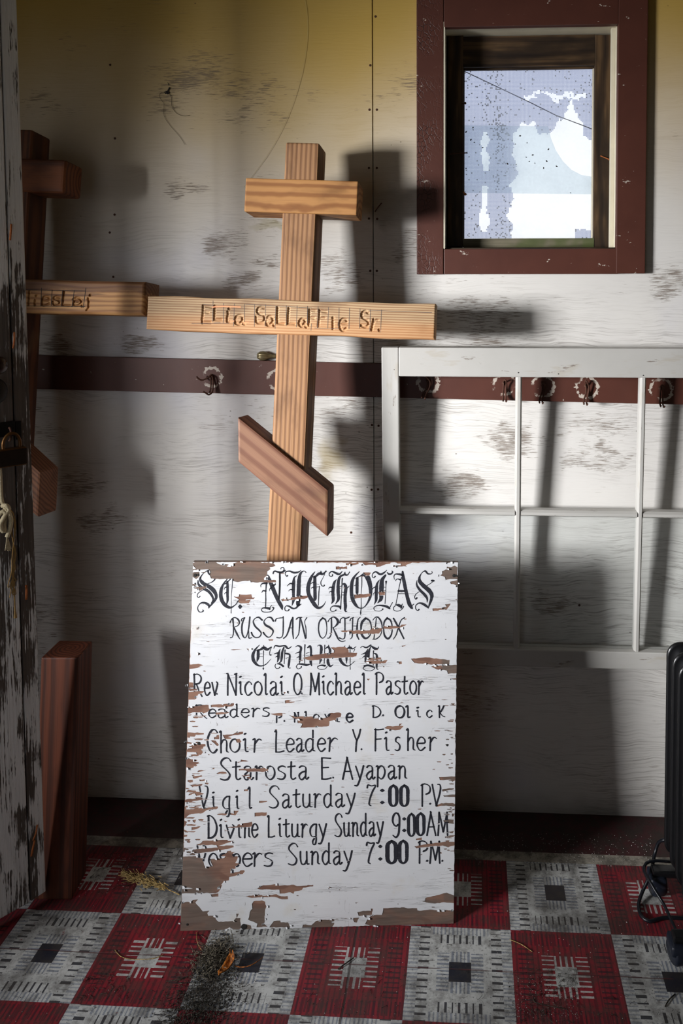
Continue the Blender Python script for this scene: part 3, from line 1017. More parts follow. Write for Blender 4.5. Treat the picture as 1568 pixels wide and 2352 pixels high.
ang = math.atan2(r.z - l.z, r.x - l.x)
Lc = 0.30
timber('crossbar', c2, Lc, W4, W4, M_TOP2, (r.x - Lc * math.cos(ang), -PR, r.z - Lc * math.sin(ang)), (0, -ang, 0), bevel=0.010)
l, r, w, _ = seg_px(inv2, base2, n2, (60, 636), (60, 727), (332, 645), (332, 727), PR)
ang = math.atan2(r.z - l.z, r.x - l.x) - 0.005
Ln = 0.74
l2_ = Vector((r.x - Ln * math.cos(ang), -PR, r.z - Ln * math.sin(ang)))
fn2 = lambda px, py: beam_local(inv2, base2, n2, l2_, ang, px, py)
s2 = px_list((40, 640), 4.752, [[(192, 235), (190, 292)], [(206, 187)], [(345, 215), (330, 195), (290, 200), (268, 240), (272, 285), (305, 290), (345, 272)], [(270, 245), (335, 238)],
                                [(460, 205), (420, 196), (395, 215), (440, 235), (460, 262), (440, 287), (400, 283), (385, 252)],
                                [(505, 140), (498, 220), (488, 288)], [(488, 288), (565, 292)],
                                [(608, 225), (650, 207), (690, 230), (690, 270), (650, 293), (612, 280), (625, 248), (660, 250)], [(697, 250), (704, 302)],
                                [(770, 215), (778, 260), (770, 325), (755, 342)], [(793, 180)], [(130, 140), (120, 290)]])
st2 = [[fn2(*p) for p in s] for s in s2]
nb2 = timber('name_beam', c2, Ln, W4 * 0.99, W4, M_NAME2, (l2_.x, -PR, l2_.z), (0, -ang, 0), bevel=0.009, wave=0.002, seed=9, carve=(st2, 0.0032, 0.0045), step=0.0016)
on_beam('pencil_mark', nb2, px_list((40, 640), 4.752, [[(265, 100), (255, 300)], [(380, 120), (368, 300)], [(492, 130), (480, 300)], [(622, 125), (595, 310)], [(748, 100), (717, 320)],
                                                       [(60, 120), (740, 135)], [(60, 297), (740, 305)]]), 0.0016, M_CHAR, fn2, kind='stuff')
# foot bar of the second cross: its low right end shows past the door edge
rr_ = [loc_px(inv2, base2, n2, *p, 0.012) for p in ((88, 1085), (92, 1190))]
def slant2():
    L_, a_ = 0.30, math.radians(-39)
    xr = (rr_[0].x + rr_[1].x) / 2
    zt, zb = rr_[0].z, rr_[1].z
    dx = L_ * math.cos(a_)
    dz = -L_ * math.sin(a_)
    bm = bmesh.new()
    P = lambda x, y, z: (x, y, z)
    bm_hexa(bm, [P(xr - dx, -0.012, zb + dz), P(xr, -0.012, zb), P(xr, 0.076, zb), P(xr - dx, 0.076, zb + dz),
                 P(xr - dx, -0.012, zt + dz), P(xr, -0.012, zt), P(xr, 0.076, zt), P(xr - dx, 0.076, zt + dz)], 0.006, 2)
    for v in bm.verts:
        q = Vector((v.co.x - xr, v.co.y, v.co.z - (zt + zb) / 2))
        c_, s_ = math.cos(a_), math.sin(a_)
        v.co = (q.x * c_ + q.z * s_, q.y, -q.x * s_ + q.z * c_)
    o = bm_out('foot_bar', bm, M_FOOT2, c2, True)
    o.location = (xr, 0, (zt + zb) / 2)
    o.rotation_euler = (0, -a_, 0)
slant2()

# ------------------------------------------------------------------ short squared timber standing by the door
fr, brp = on_floor(165, 2067), on_floor(208.6, 2015)
H = 0.577
tf = lambda px, py: on_floor(px, py, H)
TFR, TBR, TFL, TBL = tf(182, 1510), tf(214, 1472), tf(95.5, 1510), tf(138, 1470)
sh = Vector((fr.x - TFR.x, fr.y - TFR.y, -H))
BFR, BFL, BBR, BBL = fr, TFL + sh, TBR + sh, TBL + sh
cen = (BFR + BFL + BBR + BBL) / 4
blk = empty('squared_timber', (cen.x, cen.y, 0), 'short dark red squared timber standing upright beside the door foot', 'timber block')
M_BLK = wood('red_fir_block', srgb(92, 46, 26), srgb(50, 22, 12), 0.004, 0.004, 620, streak=0.5, warp=0.003)
zx = (TFR - BFR).normalized()
xx = (BFR - BFL).normalized()
yy = zx.cross(xx)
m = Matrix((zx, xx * -1, yy * -1)).transposed()          # local X up along the grain
m = Matrix((zx, xx, zx.cross(xx))).transposed().to_4x4()
m.translation = cen
pts = [BFL, BFR, BBR, BBL, TFL, TFR, TBR, TBL]
me_pts = [m.inverted() @ Vector(p) for p in pts]
bm = bmesh.new()
bm_hexa(bm, me_pts, 0.004, 2)
o = bm_out('post_body', bm, M_BLK, None)
o.matrix_basis = Matrix.Translation(-Vector((cen.x, cen.y, 0))) @ m
o.parent = blk
o.name = 'timber_body'

# ------------------------------------------------------------------ plank door, standing open at the left
D1, D0 = on_floor(105, 2050, 0.036), on_floor(0, 2108, 0.036)
dd = (D1 - D0); dd.z = 0; dd.normalize()                      # hinge side -> free edge
dn = Vector((dd.y, -dd.x, 0))
if dn.y > 0: dn = -dn                                          # towards the camera
def on_door(px, py, off=0.0):
    return on_plane(px, py, D1 + dn * off, dn)
def dl(p):                                                     # door coordinates: along, up
    return ((p - D1).dot(dd), p.z)
eb, et = dl(on_door(106, 2040)), dl(on_door(21, 0))
shear = (et[0] - eb[0]) / (et[1] - eb[1])
sb, stp = dl(on_door(69, 2065)), dl(on_door(9, 760))
door = empty('plank_door', (D1 - dd * 0.35 + Vector((0, 0, 0))), 'weathered white painted plank door ajar at the left edge', 'door')
door.location.z = 0.036
def door_white():
    t = NT('weathered_door_paint')
    x, y, z = t.coord()                                        # x up the plank
    g = t.noise(x * 2.2, y * 150, z * 150, 1.0, 5, 0.6)
    g2 = t.noise(x * 9, y * 260, z * 260, 1.0, 4, 0.65)
    big = t.noise(x * 2.4, y * 7, z * 7, 1.0, 4, 0.6)
    mid = t.noise(x * 9, y * 26, z * 26, 1.0, 4, 0.7)
    rings = ((x * 34 + t.noise(x * 2.0, y * 9, z * 9, 1.0, 2) * 34).sin() * 0.5 + 0.5)
    
    k = t.step(g2 * 0.5 + g * 0.25 + (mid - 0.5) * 0.5 + (big - 0.5) * 0.7 + t.step((x - 1.08).abs(), 0.50, 0.12) * 0.17 + t.step(x, 0.7, 0.1) * 0.09 + 0.14, 0.56, 0.61)
    wood_c = t.mix(g, srgb(46, 40, 38), srgb(112, 102, 94))
    paint = t.mix(mid, srgb(206, 206, 208), srgb(234, 233, 230))
    paint = t.mix(t.step(g, 0.5, 0.75) * 0.3, paint, srgb(130, 126, 124))
    lr = t.step(rings, 0.55, 0.9) * t.step(t.noise(x * 1.3 + 4, y * 3, z * 3, 1.0, 2), 0.5, 0.62)
    c = t.mix(k.max(lr * 0.75), paint, wood_c)
    t.bump(g * 0.8 + g2 * 0.8 - k * 0.9 - lr * 0.8, 0.75, 0.0035)
    return t.out(c, 0.72, spec=0.2)
M_DOOR = door_white()
TH = 0.028
ztop = 2.27
def plank(s0b, s1b, zb0, zb1, top, name='plank'):
    """from s0b to s1b along the door at the foot, sheared like the door; local X runs up"""
    gap = 0.0012
    o0 = D1 + dd * ((s0b + s1b) / 2)
    up = (Vector((0, 0, 1)) + dd * shear).normalized()
    m = Matrix((up, dd, up.cross(dd))).transposed().to_4x4()
    m.translation = Vector((o0.x, o0.y, 0))
    def P(s, z, off):
        return m.inverted() @ (Vector((D1.x, D1.y, 0)) + dd * (s + shear * z) + Vector((0, 0, z)) - dn * off)
    bm = bmesh.new()
    bm_hexa(bm, [P(s0b + gap, zb0, TH), P(s1b - gap, zb1, TH), P(s1b - gap, zb1, 0), P(s0b + gap, zb0, 0),
                 P(s0b + gap, top, TH), P(s1b - gap, top, TH), P(s1b - gap, top, 0), P(s0b + gap, top, 0)], 0.003, 2)
    o = bm_out(name, bm, M_DOOR, None)
    o.parent = door
    o.matrix_basis = Matrix.Translation(-Vector(door.location)) @ m
    return o
s_seam = sb[0] - shear * sb[1]
s_edge = eb[0] - shear * eb[1]
plank(s_seam, s_edge, 0.034, 0.038, ztop)
sx = s_seam
for k, wd in enumerate((0.145, 0.15, 0.14, 0.15)):
    plank(sx - wd, sx, 0.032, 0.033, ztop)
    sx -= wd
# door hardware
def dpt(px, py, off):
    return on_door(px, py, off)
def door_part(name, bm, mat, smooth=True):
    return bm_out(name, bm, mat, door, False, smooth)
M_IRON = plain('black_iron', srgb(22, 19, 18), 0.5, 0.5, var=0.4, scale=200)
M_KNOB = plain('brown_porcelain', srgb(40, 18, 14), 0.25, 0.0, var=0.3, scale=90)
for (px, py, rp, mat_, nm, dome) in ((-14, 838, 29, M_KNOB, 'door_knob', 0.032), (-24, 898, 45, M_IRON, 'rim_lock_plate', 0.02)):
    c = dpt(px, py, 0)
    e = dpt(px + rp, py, 0)
    R_ = (e - c).length * 0.8
    bm = bmesh.new()
    bm_lathe(bm, [(R_ * 0.5, 0), (R_ * 0.45, dome * 0.4), (R_ * 0.9, dome * 0.55), (R_, dome * 0.8), (R_ * 0.85, dome * 1.05), (R_ * 0.4, dome * 1.2), (0.0005, dome * 1.22)], axis(c, dn), 24)
    door_part(nm, bm, mat_)
# hasp plate, staple, padlock
def dbox(name, px0, py0, px1, py1, o0, o1, mat, bevel=0.001):
    a, b = dl(dpt(px0, py0, 0)), dl(dpt(px1, py1, 0))
    s0, s1 = sorted((a[0], b[0])); z0, z1 = sorted((a[1], b[1]))
    P = lambda s, z, o: Vector((D1.x, D1.y, 0)) + dd * s + Vector((0, 0, z)) + dn * o
    return hexa(name, [P(s0, z0, o0), P(s1, z0, o0), P(s1, z0, o1), P(s0, z0, o1), P(s0, z1, o0), P(s1, z1, o0), P(s1, z1, o1), P(s0, z1, o1)], mat, door, False, bevel)
dbox('hasp_plate', 34, 968, 49, 1008, 0, 0.003, M_IRON)
dbox('hasp_strap', -20, 972, 33, 1000, 0, 0.005, M_IRON)
bm = bmesh.new()
a = dpt(20, 984, 0.004)
bm_tube(bm, [a, a + dn * 0.008 + Vector((0, 0, 0.002)), a + dn * 0.014 + Vector((0, 0, -0.012)), a + dn * 0.008 + Vector((0, 0, -0.026)), a + Vector((0, 0, -0.028))], 0.0022, 8, 0.003)
door_part('staple', bm, M_RUST)
M_PAD = plain('aged_brass_lock', srgb(92, 62, 30), 0.42, 0.7, var=0.4, scale=90)
M_PADD = plain('dark_lock_face', srgb(34, 22, 12), 0.5, 0.4, var=0.5, scale=60)
lock = dpt(22, 1046, 0.004)
pl = bpy.data.objects.new('padlock', None)
COL.objects.link(pl)
pl.empty_display_size = 0.03
pl.location = lock
tag(pl, 'old brass padlock hanging from the hasp on the white door', 'padlock')
def pbox(name, s0, s1, z0, z1, o0, o1, mat, bevel=0.002):
    P = lambda s, z, o: lock + dd * s + Vector((0, 0, z)) + dn * o
    return hexa(name, [P(s0, z0, o0), P(s1, z0, o0), P(s1, z0, o1), P(s0, z0, o1), P(s0, z1, o0), P(s1, z1, o0), P(s1, z1, o1), P(s0, z1, o1)], mat, pl, False, bevel, 2)
pbox('lock_body', -0.030, 0.028, -0.022, 0.020, 0.006, 0.026, M_PAD, 0.003)
pbox('face_plate', -0.0295, 0.0275, -0.019, 0.017, 0.0262, 0.0275, M_PADD, 0.0005)
bm = bmesh.new()
cc = lock + dn * 0.016
bm_tube(bm, [cc + dd * -0.018 + Vector((0, 0, 0.015)), cc + dd * -0.018 + Vector((0, 0, 0.034)), cc + dd * -0.011 + Vector((0, 0, 0.048)), cc + Vector((0, 0, 0.053)),
             cc + dd * 0.011 + Vector((0, 0, 0.048)), cc + dd * 0.017 + Vector((0, 0, 0.034)), cc + dd * 0.017 + Vector((0, 0, 0.015))], 0.0036, 10, 0.004)
bm_out('shackle', bm, M_PAD, pl, False, True)
# rope looped on the door and frayed straw-like twine below it
M_ROPE = NT('cotton_rope')
x, y, z = M_ROPE.coord()
n = M_ROPE.noise(x, y, z, 500, 2)
M_ROPE.bump(n, 0.6, 0.002)
M_ROPE = M_ROPE.out(M_ROPE.mix(n, srgb(150, 134, 100), srgb(212, 200, 168)), 0.85)
M_TWINE = plain('straw_twine', srgb(146, 116, 66), 0.8, var=0.35, scale=90)
rope = bpy.data.objects.new('rope', None)
COL.objects.link(rope)
rope.empty_display_size = 0.03
rope.location = dpt(6, 1240, 0.006)
tag(rope, 'cream cotton rope knotted and hanging against the white door', 'rope')
s_ = lambda pts, off=0.008: [dpt(x / 5.88, 1050 + y / 5.88, off if len(p3) == 0 else p3[0]) for x, y, *p3 in pts]
bm = bmesh.new()
bm_tube(bm, s_([(-20, 60), (0, 200), (8, 380), (18, 540), (40, 640), (70, 690, 0.014), (95, 730, 0.016)]), 0.0042, 8, 0.004)
bm_tube(bm, s_([(70, 690, 0.012), (120, 760, 0.016), (148, 850, 0.014), (130, 980, 0.01), (95, 1080, 0.01)]), 0.0050, 8, 0.004)
bm_tube(bm, s_([(95, 730, 0.012), (50, 820, 0.016), (5, 900, 0.012), (20, 980, 0.01), (60, 1000, 0.01), (55, 900, 0.008), (90, 790, 0.006)]), 0.0050, 8, 0.004)
bm_tube(bm, s_([(30, 660, 0.01), (80, 650, 0.02), (120, 700, 0.018), (80, 760, 0.016), (40, 730, 0.014), (-20, 780, 0.01)]), 0.0048, 8, 0.004)
bm_out('cord', bm, M_ROPE, rope, False, True)
bm = bmesh.new()
random.seed(3)
for k in range(46):
    a = random.uniform(-22, 22)
    bm_tube(bm, s_([(95 + a * 0.3, 1080), (105 + a, 1160), (110 + a * 1.9, 1230 + random.uniform(-20, 40))], 0.009), 0.0008, 4, 0.01)
tag(bm_out('frayed_end', bm, M_ROPE, rope), kind='stuff')
tw = bpy.data.objects.new('twine', None)
COL.objects.link(tw)
tw.empty_display_size = 0.03
tw.location = dpt(28, 1300, 0.004)
tag(tw, 'tangle of straw coloured twine hanging below the rope knot', 'twine')
bm = bmesh.new()
for pts in ([(110, 690), (180, 760), (195, 900), (190, 1100), (175, 1250), (160, 1400), (155, 1560), (105, 1740), (130, 1745), (180, 1600)],
            [(100, 680), (170, 740), (205, 880), (200, 1050), (180, 1180), (215, 1300), (195, 1420), (210, 1500), (170, 1600), (215, 1660), (160, 1720)],
            [(160, 930), (155, 1010), (180, 1150), (210, 1290), (190, 1500), (185, 1700), (200, 1900), (205, 2050), (212, 2150)],
            [(180, 1100), (190, 1300), (175, 1500), (165, 1700), (130, 1900)], [(170, 1250), (160, 1500), (180, 1750), (195, 1880), (200, 1950)],
            [(180, 1600), (150, 1700), (140, 1780), (200, 1700), (170, 1850), (215, 1850), (190, 1760), (160, 1840)]):
    bm_tube(bm, s_(pts, 0.006), 0.0012, 5, 0.006)
bm_tube(bm, s_([(195, 1900), (202, 2060), (208, 2170)], 0.006), [0.0012, 0.0018, 0.0038], 6, 0.006)
bm_out('strand', bm, M_TWINE, tw)
# bent rusty nails in the door edge plank
for (a, b, c, rr0) in (((26, 517), (25, 530), (23, 552), 0.0022), ((33, 765), (33, 780), (30, 800), 0.002), ((60, 1347), (61, 1362), (60, 1377), 0.0026),
                       ((85, 1897), (82, 1915), (76, 1930), 0.0018), ((79, 1932), (75, 1950), (72, 1966), 0.0022)):
    bm = bmesh.new()
    bm_tube(bm, [dpt(*a, -0.003), dpt(*a, 0.003), dpt(*b, 0.007), dpt(*c, 0.004)], rr0, 8, 0.003)
    door_part('bent_nail', bm, M_RUSTB)

# ------------------------------------------------------------------ old six-light sash hung on the coat hooks
M_SASH = NT('old_white_gloss')
x, y, z = M_SASH.coord()
n = M_SASH.noise(x, y, z, 7, 4)
n2 = M_SASH.noise(x * 3, y * 60, z * 60, 1.0, 4, 0.6)
n3 = M_SASH.noise(x * 7, y * 30, z * 30, 1.0, 4, 0.7)
c = M_SASH.mix(n, srgb(168, 166, 160), srgb(186, 184, 180))
c = M_SASH.mix(M_SASH.step(n3, 0.56, 0.68) * 0.5, c, srgb(168, 160, 146))
c = M_SASH.mix(M_SASH.step(M_SASH.noise(x * 9, y * 60, z * 60, 1.0, 5, 0.7), 0.64, 0.68) * 0.85, c, srgb(112, 100, 90))
M_SASH.bump(n2, 0.4, 0.0012)
M_SASH = M_SASH.out(c, 0.45)
sash = empty('window_sash', (0, 0, 0), 'white six-pane wooden window sash hung from the coat hooks', 'window sash')
ft = on_wall(1200, 800, WALL - 0.105)
fb = on_wall(1200, 1529, WALL - 0.058)
sn = Vector((0, -(ft.z - fb.z), (ft.y - fb.y))).normalized()
if sn.y > 0: sn = -sn
tilt = on_plane(1568, 801, fb, sn) - on_plane(876, 798, fb, sn)
sxv = (Vector((1, 0, 0)) + Vector((0, 0, 1)) * (tilt.z / tilt.x * 0.8)).normalized()
szv = sn.cross(sxv)
if szv.z < 0: szv = -szv
sxv = szv.cross(sn)
if sxv.x < 0: sxv = -sxv
m = Matrix((sxv, -sn, szv)).transposed().to_4x4()
m.translation = fb
sash.matrix_basis = m
si = m.inverted()
def sl(px, py):
    q = si @ on_plane(px, py, fb, sn)
    return q.x, q.z
SD = 0.036
Lx, _ = sl(877, 1000)
_, Tz = sl(1100, 799); _, Bz = sl(1100, 1529)
ix0, _ = sl(916, 1000)
m1a, _ = sl(1183, 1100); m1b, _ = sl(1197, 1100)
m2a, _ = sl(1466, 1100); m2b, _ = sl(1480, 1100)
_, tz = sl(1100, 866); _, bz = sl(1100, 1490)
_, ha = sl(1050, 1172); _, hb = sl(1050, 1186)
pw = m2a - m1b
ix1 = m2b + pw
Rx = ix1 + (ix0 - Lx)
def sbar(name, x0, x1, z0, z1, upright, y0=0.0, y1=SD, bv=0.003):
    cx_, cz_ = (x0 + x1) / 2, (z0 + z1) / 2
    w_, h_ = (x1 - x0) / 2, (z1 - z0) / 2
    if upright:
        o = box(name, (-h_, y0, -w_), (h_, y1, w_), M_SASH, None, bevel=bv)
        o.rotation_euler = (0, math.pi / 2, 0)
    else:
        o = box(name, (-w_, y0, -h_), (w_, y1, h_), M_SASH, None, bevel=bv)
    o.parent = sash
    o.location = (cx_, 0, cz_)
sbar('stile', Lx, ix0, Bz, Tz, True)
sbar('stile', ix1, Rx, Bz, Tz, True)
sbar('rail', ix0, ix1, tz, Tz, False, 0.0008)
sbar('rail', ix0, ix1, Bz, bz, False, 0.0008)
def glazing(name, x0, x1, z0, z1, upright):
    """glazing bar with sloping front: narrow face, wide back"""
    w_ = (x1 - x0) / 2 if upright else (z1 - z0) / 2
    L_ = (z1 - z0) / 2 if upright else (x1 - x0) / 2
    prof = [(-w_, SD * 0.9), (-w_, SD * 0.35), (-w_ * 0.45, 0.004), (w_ * 0.45, 0.004), (w_, SD * 0.35), (w_, SD * 0.9)]
    vs = [(-L_, y, z) for z, y in prof] + [(L_, y, z) for z, y in prof]
    n = len(prof)
    fs = [tuple(range(n)), tuple(range(n, 2 * n))[::-1]] + [(i, i + n, (i + 1) % n + n, (i + 1) % n) for i in range(n)]
    o = mesh(name, vs, fs, M_SASH, None)
    o.parent = sash
    if upright:
        o.rotation_euler = (0, math.pi / 2, 0)
    o.location = ((x0 + x1) / 2, 0, (z0 + z1) / 2)
glazing('glazing_bar', m1a, m1b, bz, tz, True)
glazing('glazing_bar', m2a, m2b, bz, tz, True)
for x0, x1 in ((ix0, m1a), (m1b, m2a), (m2b, ix1)):
    glazing('glazing_bar', x0, x1, hb, ha, False)
    box('pane', (x0, SD * 0.55, bz), (x1, SD * 0.55 + 0.002, hb), M_GLASS3, sash, True)
# specks of old putty / nail holes in the top rail
for px, py in ((1190, 856), (1282, 859), (1477, 862), (905, 849), (1106, 1556)):
    if py > 1000: continue
    q = sl(px, py)
    bm = bmesh.new()
    bmesh.ops.create_icosphere(bm, subdivisions=1, radius=0.0018, matrix=Matrix.Translation((q[0], 0.001, q[1])))
    bm_out('nail_hole', bm, M_DARK, sash, True)

# nail bent against the wall beside the cross, a cobweb with hanging threads, a long hair of web near the top
p, q = on_wall(876, 466, WALL - 0.012), on_wall(860, 487, WALL - 0.001)
bm = bmesh.new()
bm_tube(bm, [q + Vector((0, 0.003, 0)), (p + q) / 2 + Vector((0, -0.004, 0)), p], 0.0014, 8, 0.004)
tag(bm_out('nail', bm, M_RUST), 'thin dark nail driven slantwise into wall right of the cross', 'nail')
M_WEB = plain('dusty_web', srgb(58, 48, 34), 0.9)
web = bpy.data.objects.new('cobweb', None); COL.objects.link(web)
web.location = on_wall(382, 213, WALL - 0.002); web.empty_display_size = 0.02
tag(web, 'dark dusty cobweb clump with two trailing threads on the wall', 'cobweb')
wp = lambda x, y, o=0.003: on_wall(340 + x / 11.2, 160 + y / 11.2, WALL - o)
bm = bmesh.new()
bm_tube(bm, [wp(430, 590), wp(340, 585), (wp(290, 660)), wp(330, 770), wp(410, 880), wp(395, 1080), wp(440, 1260), wp(600, 1480), wp(780, 1680), wp(880, 1820), wp(940, 1925)], 0.0004, 5, 0.008)
bm_tube(bm, [wp(540, 620), wp(600, 720), wp(600, 900), wp(680, 1070), wp(800, 1160), wp(950, 1195), wp(1070, 1168)], 0.0005, 5, 0.008)
bm_out('thread', bm, M_WEB, web)
bm = bmesh.new()
for k in range(24):
    random.seed(k)
    bmesh.ops.create_icosphere(bm, subdivisions=1, radius=random.uniform(0.0008, 0.0025), matrix=Matrix.Translation(wp(480 + random.gauss(0, 28), 600 + random.gauss(0, 22), 0.002)))
bm_tube(bm, [wp(490, 590), wp(520, 520), wp(555, 455)], [0.002, 0.0014, 0.0022], 6, 0.004)
bm_tube(bm, [wp(530, 400), wp(525, 370), wp(500, 320)], [0.0012, 0.001, 0.0003], 6, 0.004)
bm_out('clump', bm, M_DARK, web)
bm = bmesh.new()
h_ = lambda x, y: on_wall(x, y, WALL - 0.003)
bm_tube(bm, [h_(697, -20), h_(705, 40), h_(704, 100), h_(690, 180), h_(660, 270), h_(618, 350), h_(560, 430)], 0.00035, 4, 0.01)
M_HAIR = plain('pale_web_thread', srgb(176, 160, 110), 0.7)
tag(bm_out('web_thread', bm, M_HAIR), 'long pale web thread curving down the wall above the cross', 'cobweb')

# ------------------------------------------------------------------ oil-filled radiator at the right edge
M_BLACK = plain('black_enamel', (0.006, 0.0062, 0.007), 0.32, 0.0, var=0.3, scale=60, spec=0.5, bump=0.05)
M_BLUEBLK = plain('blue_black_plastic', (0.010, 0.013, 0.022), 0.4, 0.0, var=0.4, scale=60)
M_CORD = plain('black_cord', (0.006, 0.007, 0.010), 0.35, var=0.2)
ry = 1.86
q = on_wall(1528, 1700, ry)
rx0 = q.x
rtop = on_wall(1560, 1475, ry).z
rad = empty('radiator', (rx0 + 0.075, ry - 0.2, 0), 'black oil-filled column radiator standing at the right edge', 'radiator')
def fin(yc, k):
    """one pressed fin: rounded panel outline, thin, swollen along its two columns"""
    w_, zb_, zt_, r_ = 0.155, 0.085, rtop, 0.034
    out = []
    for (cx_, cz_, a0) in ((r_, zb_ + r_, 180), (w_ - r_, zb_ + r_, 270), (w_ - r_, zt_ - r_, 0), (r_, zt_ - r_, 90)):
        for j in range(7):
            a = math.radians(a0 + j * 15)
            out.append((cx_ + r_ * math.cos(a), cz_ + r_ * math.sin(a)))
    cxm, czm = w_ / 2, (zb_ + zt_) / 2
    rings = []
    for (inset, dep) in ((0.0, 0.0025), (0.005, 0.0045), (0.010, 0.0045), (0.016, 0.011), (0.028, 0.015), (0.040, 0.011), (0.048, 0.006)):
        rings.append([(cxm + (x - cxm) * (1 - inset / (w_ / 2)), czm + (z - czm) * (1 - inset / ((zt_ - zb_) / 2)), dep) for x, z in out])
    bm = bmesh.new()
    n = len(out)
    for sgn in (-1, 1):
        vr = [[bm.verts.new((rx0 + x, yc + sgn * d, z)) for x, z, d in r] for r in rings]
        for a, b in zip(vr, vr[1:]):
            for j in range(n):
                bm.faces.new((a[j], a[(j + 1) % n], b[(j + 1) % n], b[j]))
        bm.faces.new(vr[-1])
        if sgn == -1:
            first = vr[0]
        else:
            for j in range(n):
                bm.faces.new((first[j], first[(j + 1) % n], vr[0][(j + 1) % n], vr[0][j]))
    return bm_out('fin', bm, M_BLACK, rad, False, True)
for k in range(7):
    fin(ry - k * 0.052, k)
for z_ in (rtop - 0.075, 0.135):
    bm = bmesh.new()
    bm_tube(bm, [(rx0 + 0.0775, ry, z_), (rx0 + 0.0775, ry - 6 * 0.052, z_)], 0.018, 16)
    bm_out('manifold_pipe', bm, M_BLACK, rad, False, True)
# two foot brackets across the body with a caster at each end
for fy, fxp in ((on_floor(1490, 2052).y, 1490), (on_floor(1560, 2210).y, 1552)):
    box('foot_bracket', (rx0 - 0.035, fy - 0.014, 0.050), (rx0 + 0.185, fy + 0.014, 0.066), M_BLACK, rad, bevel=0.004)
    box('bracket_upright', (rx0 + 0.045, fy - 0.010, 0.062), (rx0 + 0.11, fy + 0.010, 0.10), M_BLACK, rad, bevel=0.003)
    for cxp in (rx0 - 0.022, rx0 + 0.172):
        bm = bmesh.new()
        bm_lathe(bm, [(0.012, -0.017), (0.024, -0.0165), (0.027, -0.012), (0.027, 0.012), (0.024, 0.0165), (0.012, 0.017)], axis(Vector((cxp, fy, 0.0272)), (1, 0.25, 0)), 22)
        bm_out('caster_wheel', bm, M_BLUEBLK, rad, False, True)
        bm = bmesh.new()
        bm_box(bm, (cxp - 0.021, fy - 0.026, 0.028), (cxp + 0.021, fy + 0.026, 0.054), 0.009, 3)
        bm_out('caster_hood', bm, M_BLUEBLK, rad, False, True)
fp_ = lambda x, y, z=0.006: on_floor(1420 + x / 5.2, 1900 + y / 5.2, z)
bm = bmesh.new()
bm_tube(bm, [fp_(560, 150, 0.12), fp_(480, 180, 0.10), fp_(430, 330, 0.07), fp_(380, 560, 0.05), fp_(290, 760, 0.02), fp_(240, 920), fp_(270, 1060), fp_(370, 1125), fp_(470, 1098), fp_(600, 1080), fp_(900, 1095)], 0.0042, 10, 0.01)
bm_tube(bm, [fp_(620, 410, 0.06), fp_(440, 400, 0.07), fp_(330, 430, 0.07), fp_(305, 520, 0.065), fp_(370, 640, 0.06), fp_(440, 760, 0.05), fp_(540, 920, 0.035), fp_(640, 1130, 0.03), fp_(720, 1290, 0.03), fp_(860, 1470, 0.03), fp_(980, 1600, 0.012)], 0.0036, 10, 0.01)
bm_out('power_cord', bm, M_CORD, rad, False, True)

# ------------------------------------------------------------------ litter on the floor
def fibres(bm, cx, cy, sx, sy, h, n, lmin, lmax, r, seed, flat=0.4):
    rnd = random.Random(seed)
    for k in range(n):
        x, y = rnd.gauss(cx, sx), rnd.gauss(cy, sy)
        d = math.exp(-(((x - cx) / sx) ** 2 + ((y - cy) / sy) ** 2) / 2)
        z = rnd.uniform(0.0008, 0.002 + h * d)
        a = rnd.uniform(0, 6.28)
        L_ = rnd.uniform(lmin, lmax)
        v = Vector((math.cos(a), math.sin(a), rnd.uniform(-flat, flat)))
        p = Vector((x, y, z))
        q = p + v * L_
        q.z = max(q.z, 0.0008)
        mid = (p + q) / 2 + Vector((rnd.gauss(0, L_ * 0.12), rnd.gauss(0, L_ * 0.12), L_ * 0.08))
        bm_tube(bm, [p, mid, q], r * rnd.uniform(0.6, 1.3), 3, None)
def crumbs(bm, cx, cy, sx, sy, h, n, r0, r1, seed):
    rnd = random.Random(seed)
    for k in range(n):
        x, y = rnd.gauss(cx, sx), rnd.gauss(cy, sy)
        d = math.exp(-(((x - cx) / sx) ** 2 + ((y - cy) / sy) ** 2) / 2)
        r = rnd.uniform(r0, r1)
        z = r * 0.6 + h * d * rnd.random()
        s = [rnd.uniform(0.5, 1.2) * r for _ in range(3)]
        v = [bm.verts.new((x + s[0], y, z)), bm.verts.new((x - s[0], y + s[1] * 0.5, z)), bm.verts.new((x, y + s[1], z - s[2] * 0.5)),
             bm.verts.new((x, y - s[1], z)), bm.verts.new((x, y, z + s[2]))]
        for f in ((0, 2, 4), (2, 1, 4), (1, 3, 4), (3, 0, 4), (0, 3, 1, 2)):
            bm.faces.new([v[i] for i in f])
def varied(name, a, b, rough=0.85):
    t = NT(name)
    x, y, z = t.coord()
    return t.out(t.mix(t.step(t.noise(x, y, z, 180, 2), 0.35, 0.65), a, b), rough, spec=0.2)
M_LIT = varied('dirt_and_chaff', srgb(44, 40, 36), srgb(118, 110, 94))
M_LITD = varied('dark_dirt', srgb(26, 24, 22), srgb(74, 68, 60))
M_STRAW = varied('dry_grass', srgb(120, 96, 58), srgb(186, 160, 104))
M_LEAF = varied('dry_leaf', srgb(84, 44, 18), srgb(176, 104, 36), 0.6)
M_CHIPW = varied('white_crumbs', srgb(150, 148, 144), srgb(206, 204, 200))
pc = on_floor(492, 2205); pd = on_floor(470, 2290); pe_ = on_floor(440, 2345)
bm = bmesh.new()
fibres(bm, pc.x, pc.y, 0.022, 0.024, 0.024, 520, 0.006, 0.022, 0.00065, 1, 0.8)
crumbs(bm, pc.x, pc.y, 0.022, 0.024, 0.018, 700, 0.001, 0.003, 2)
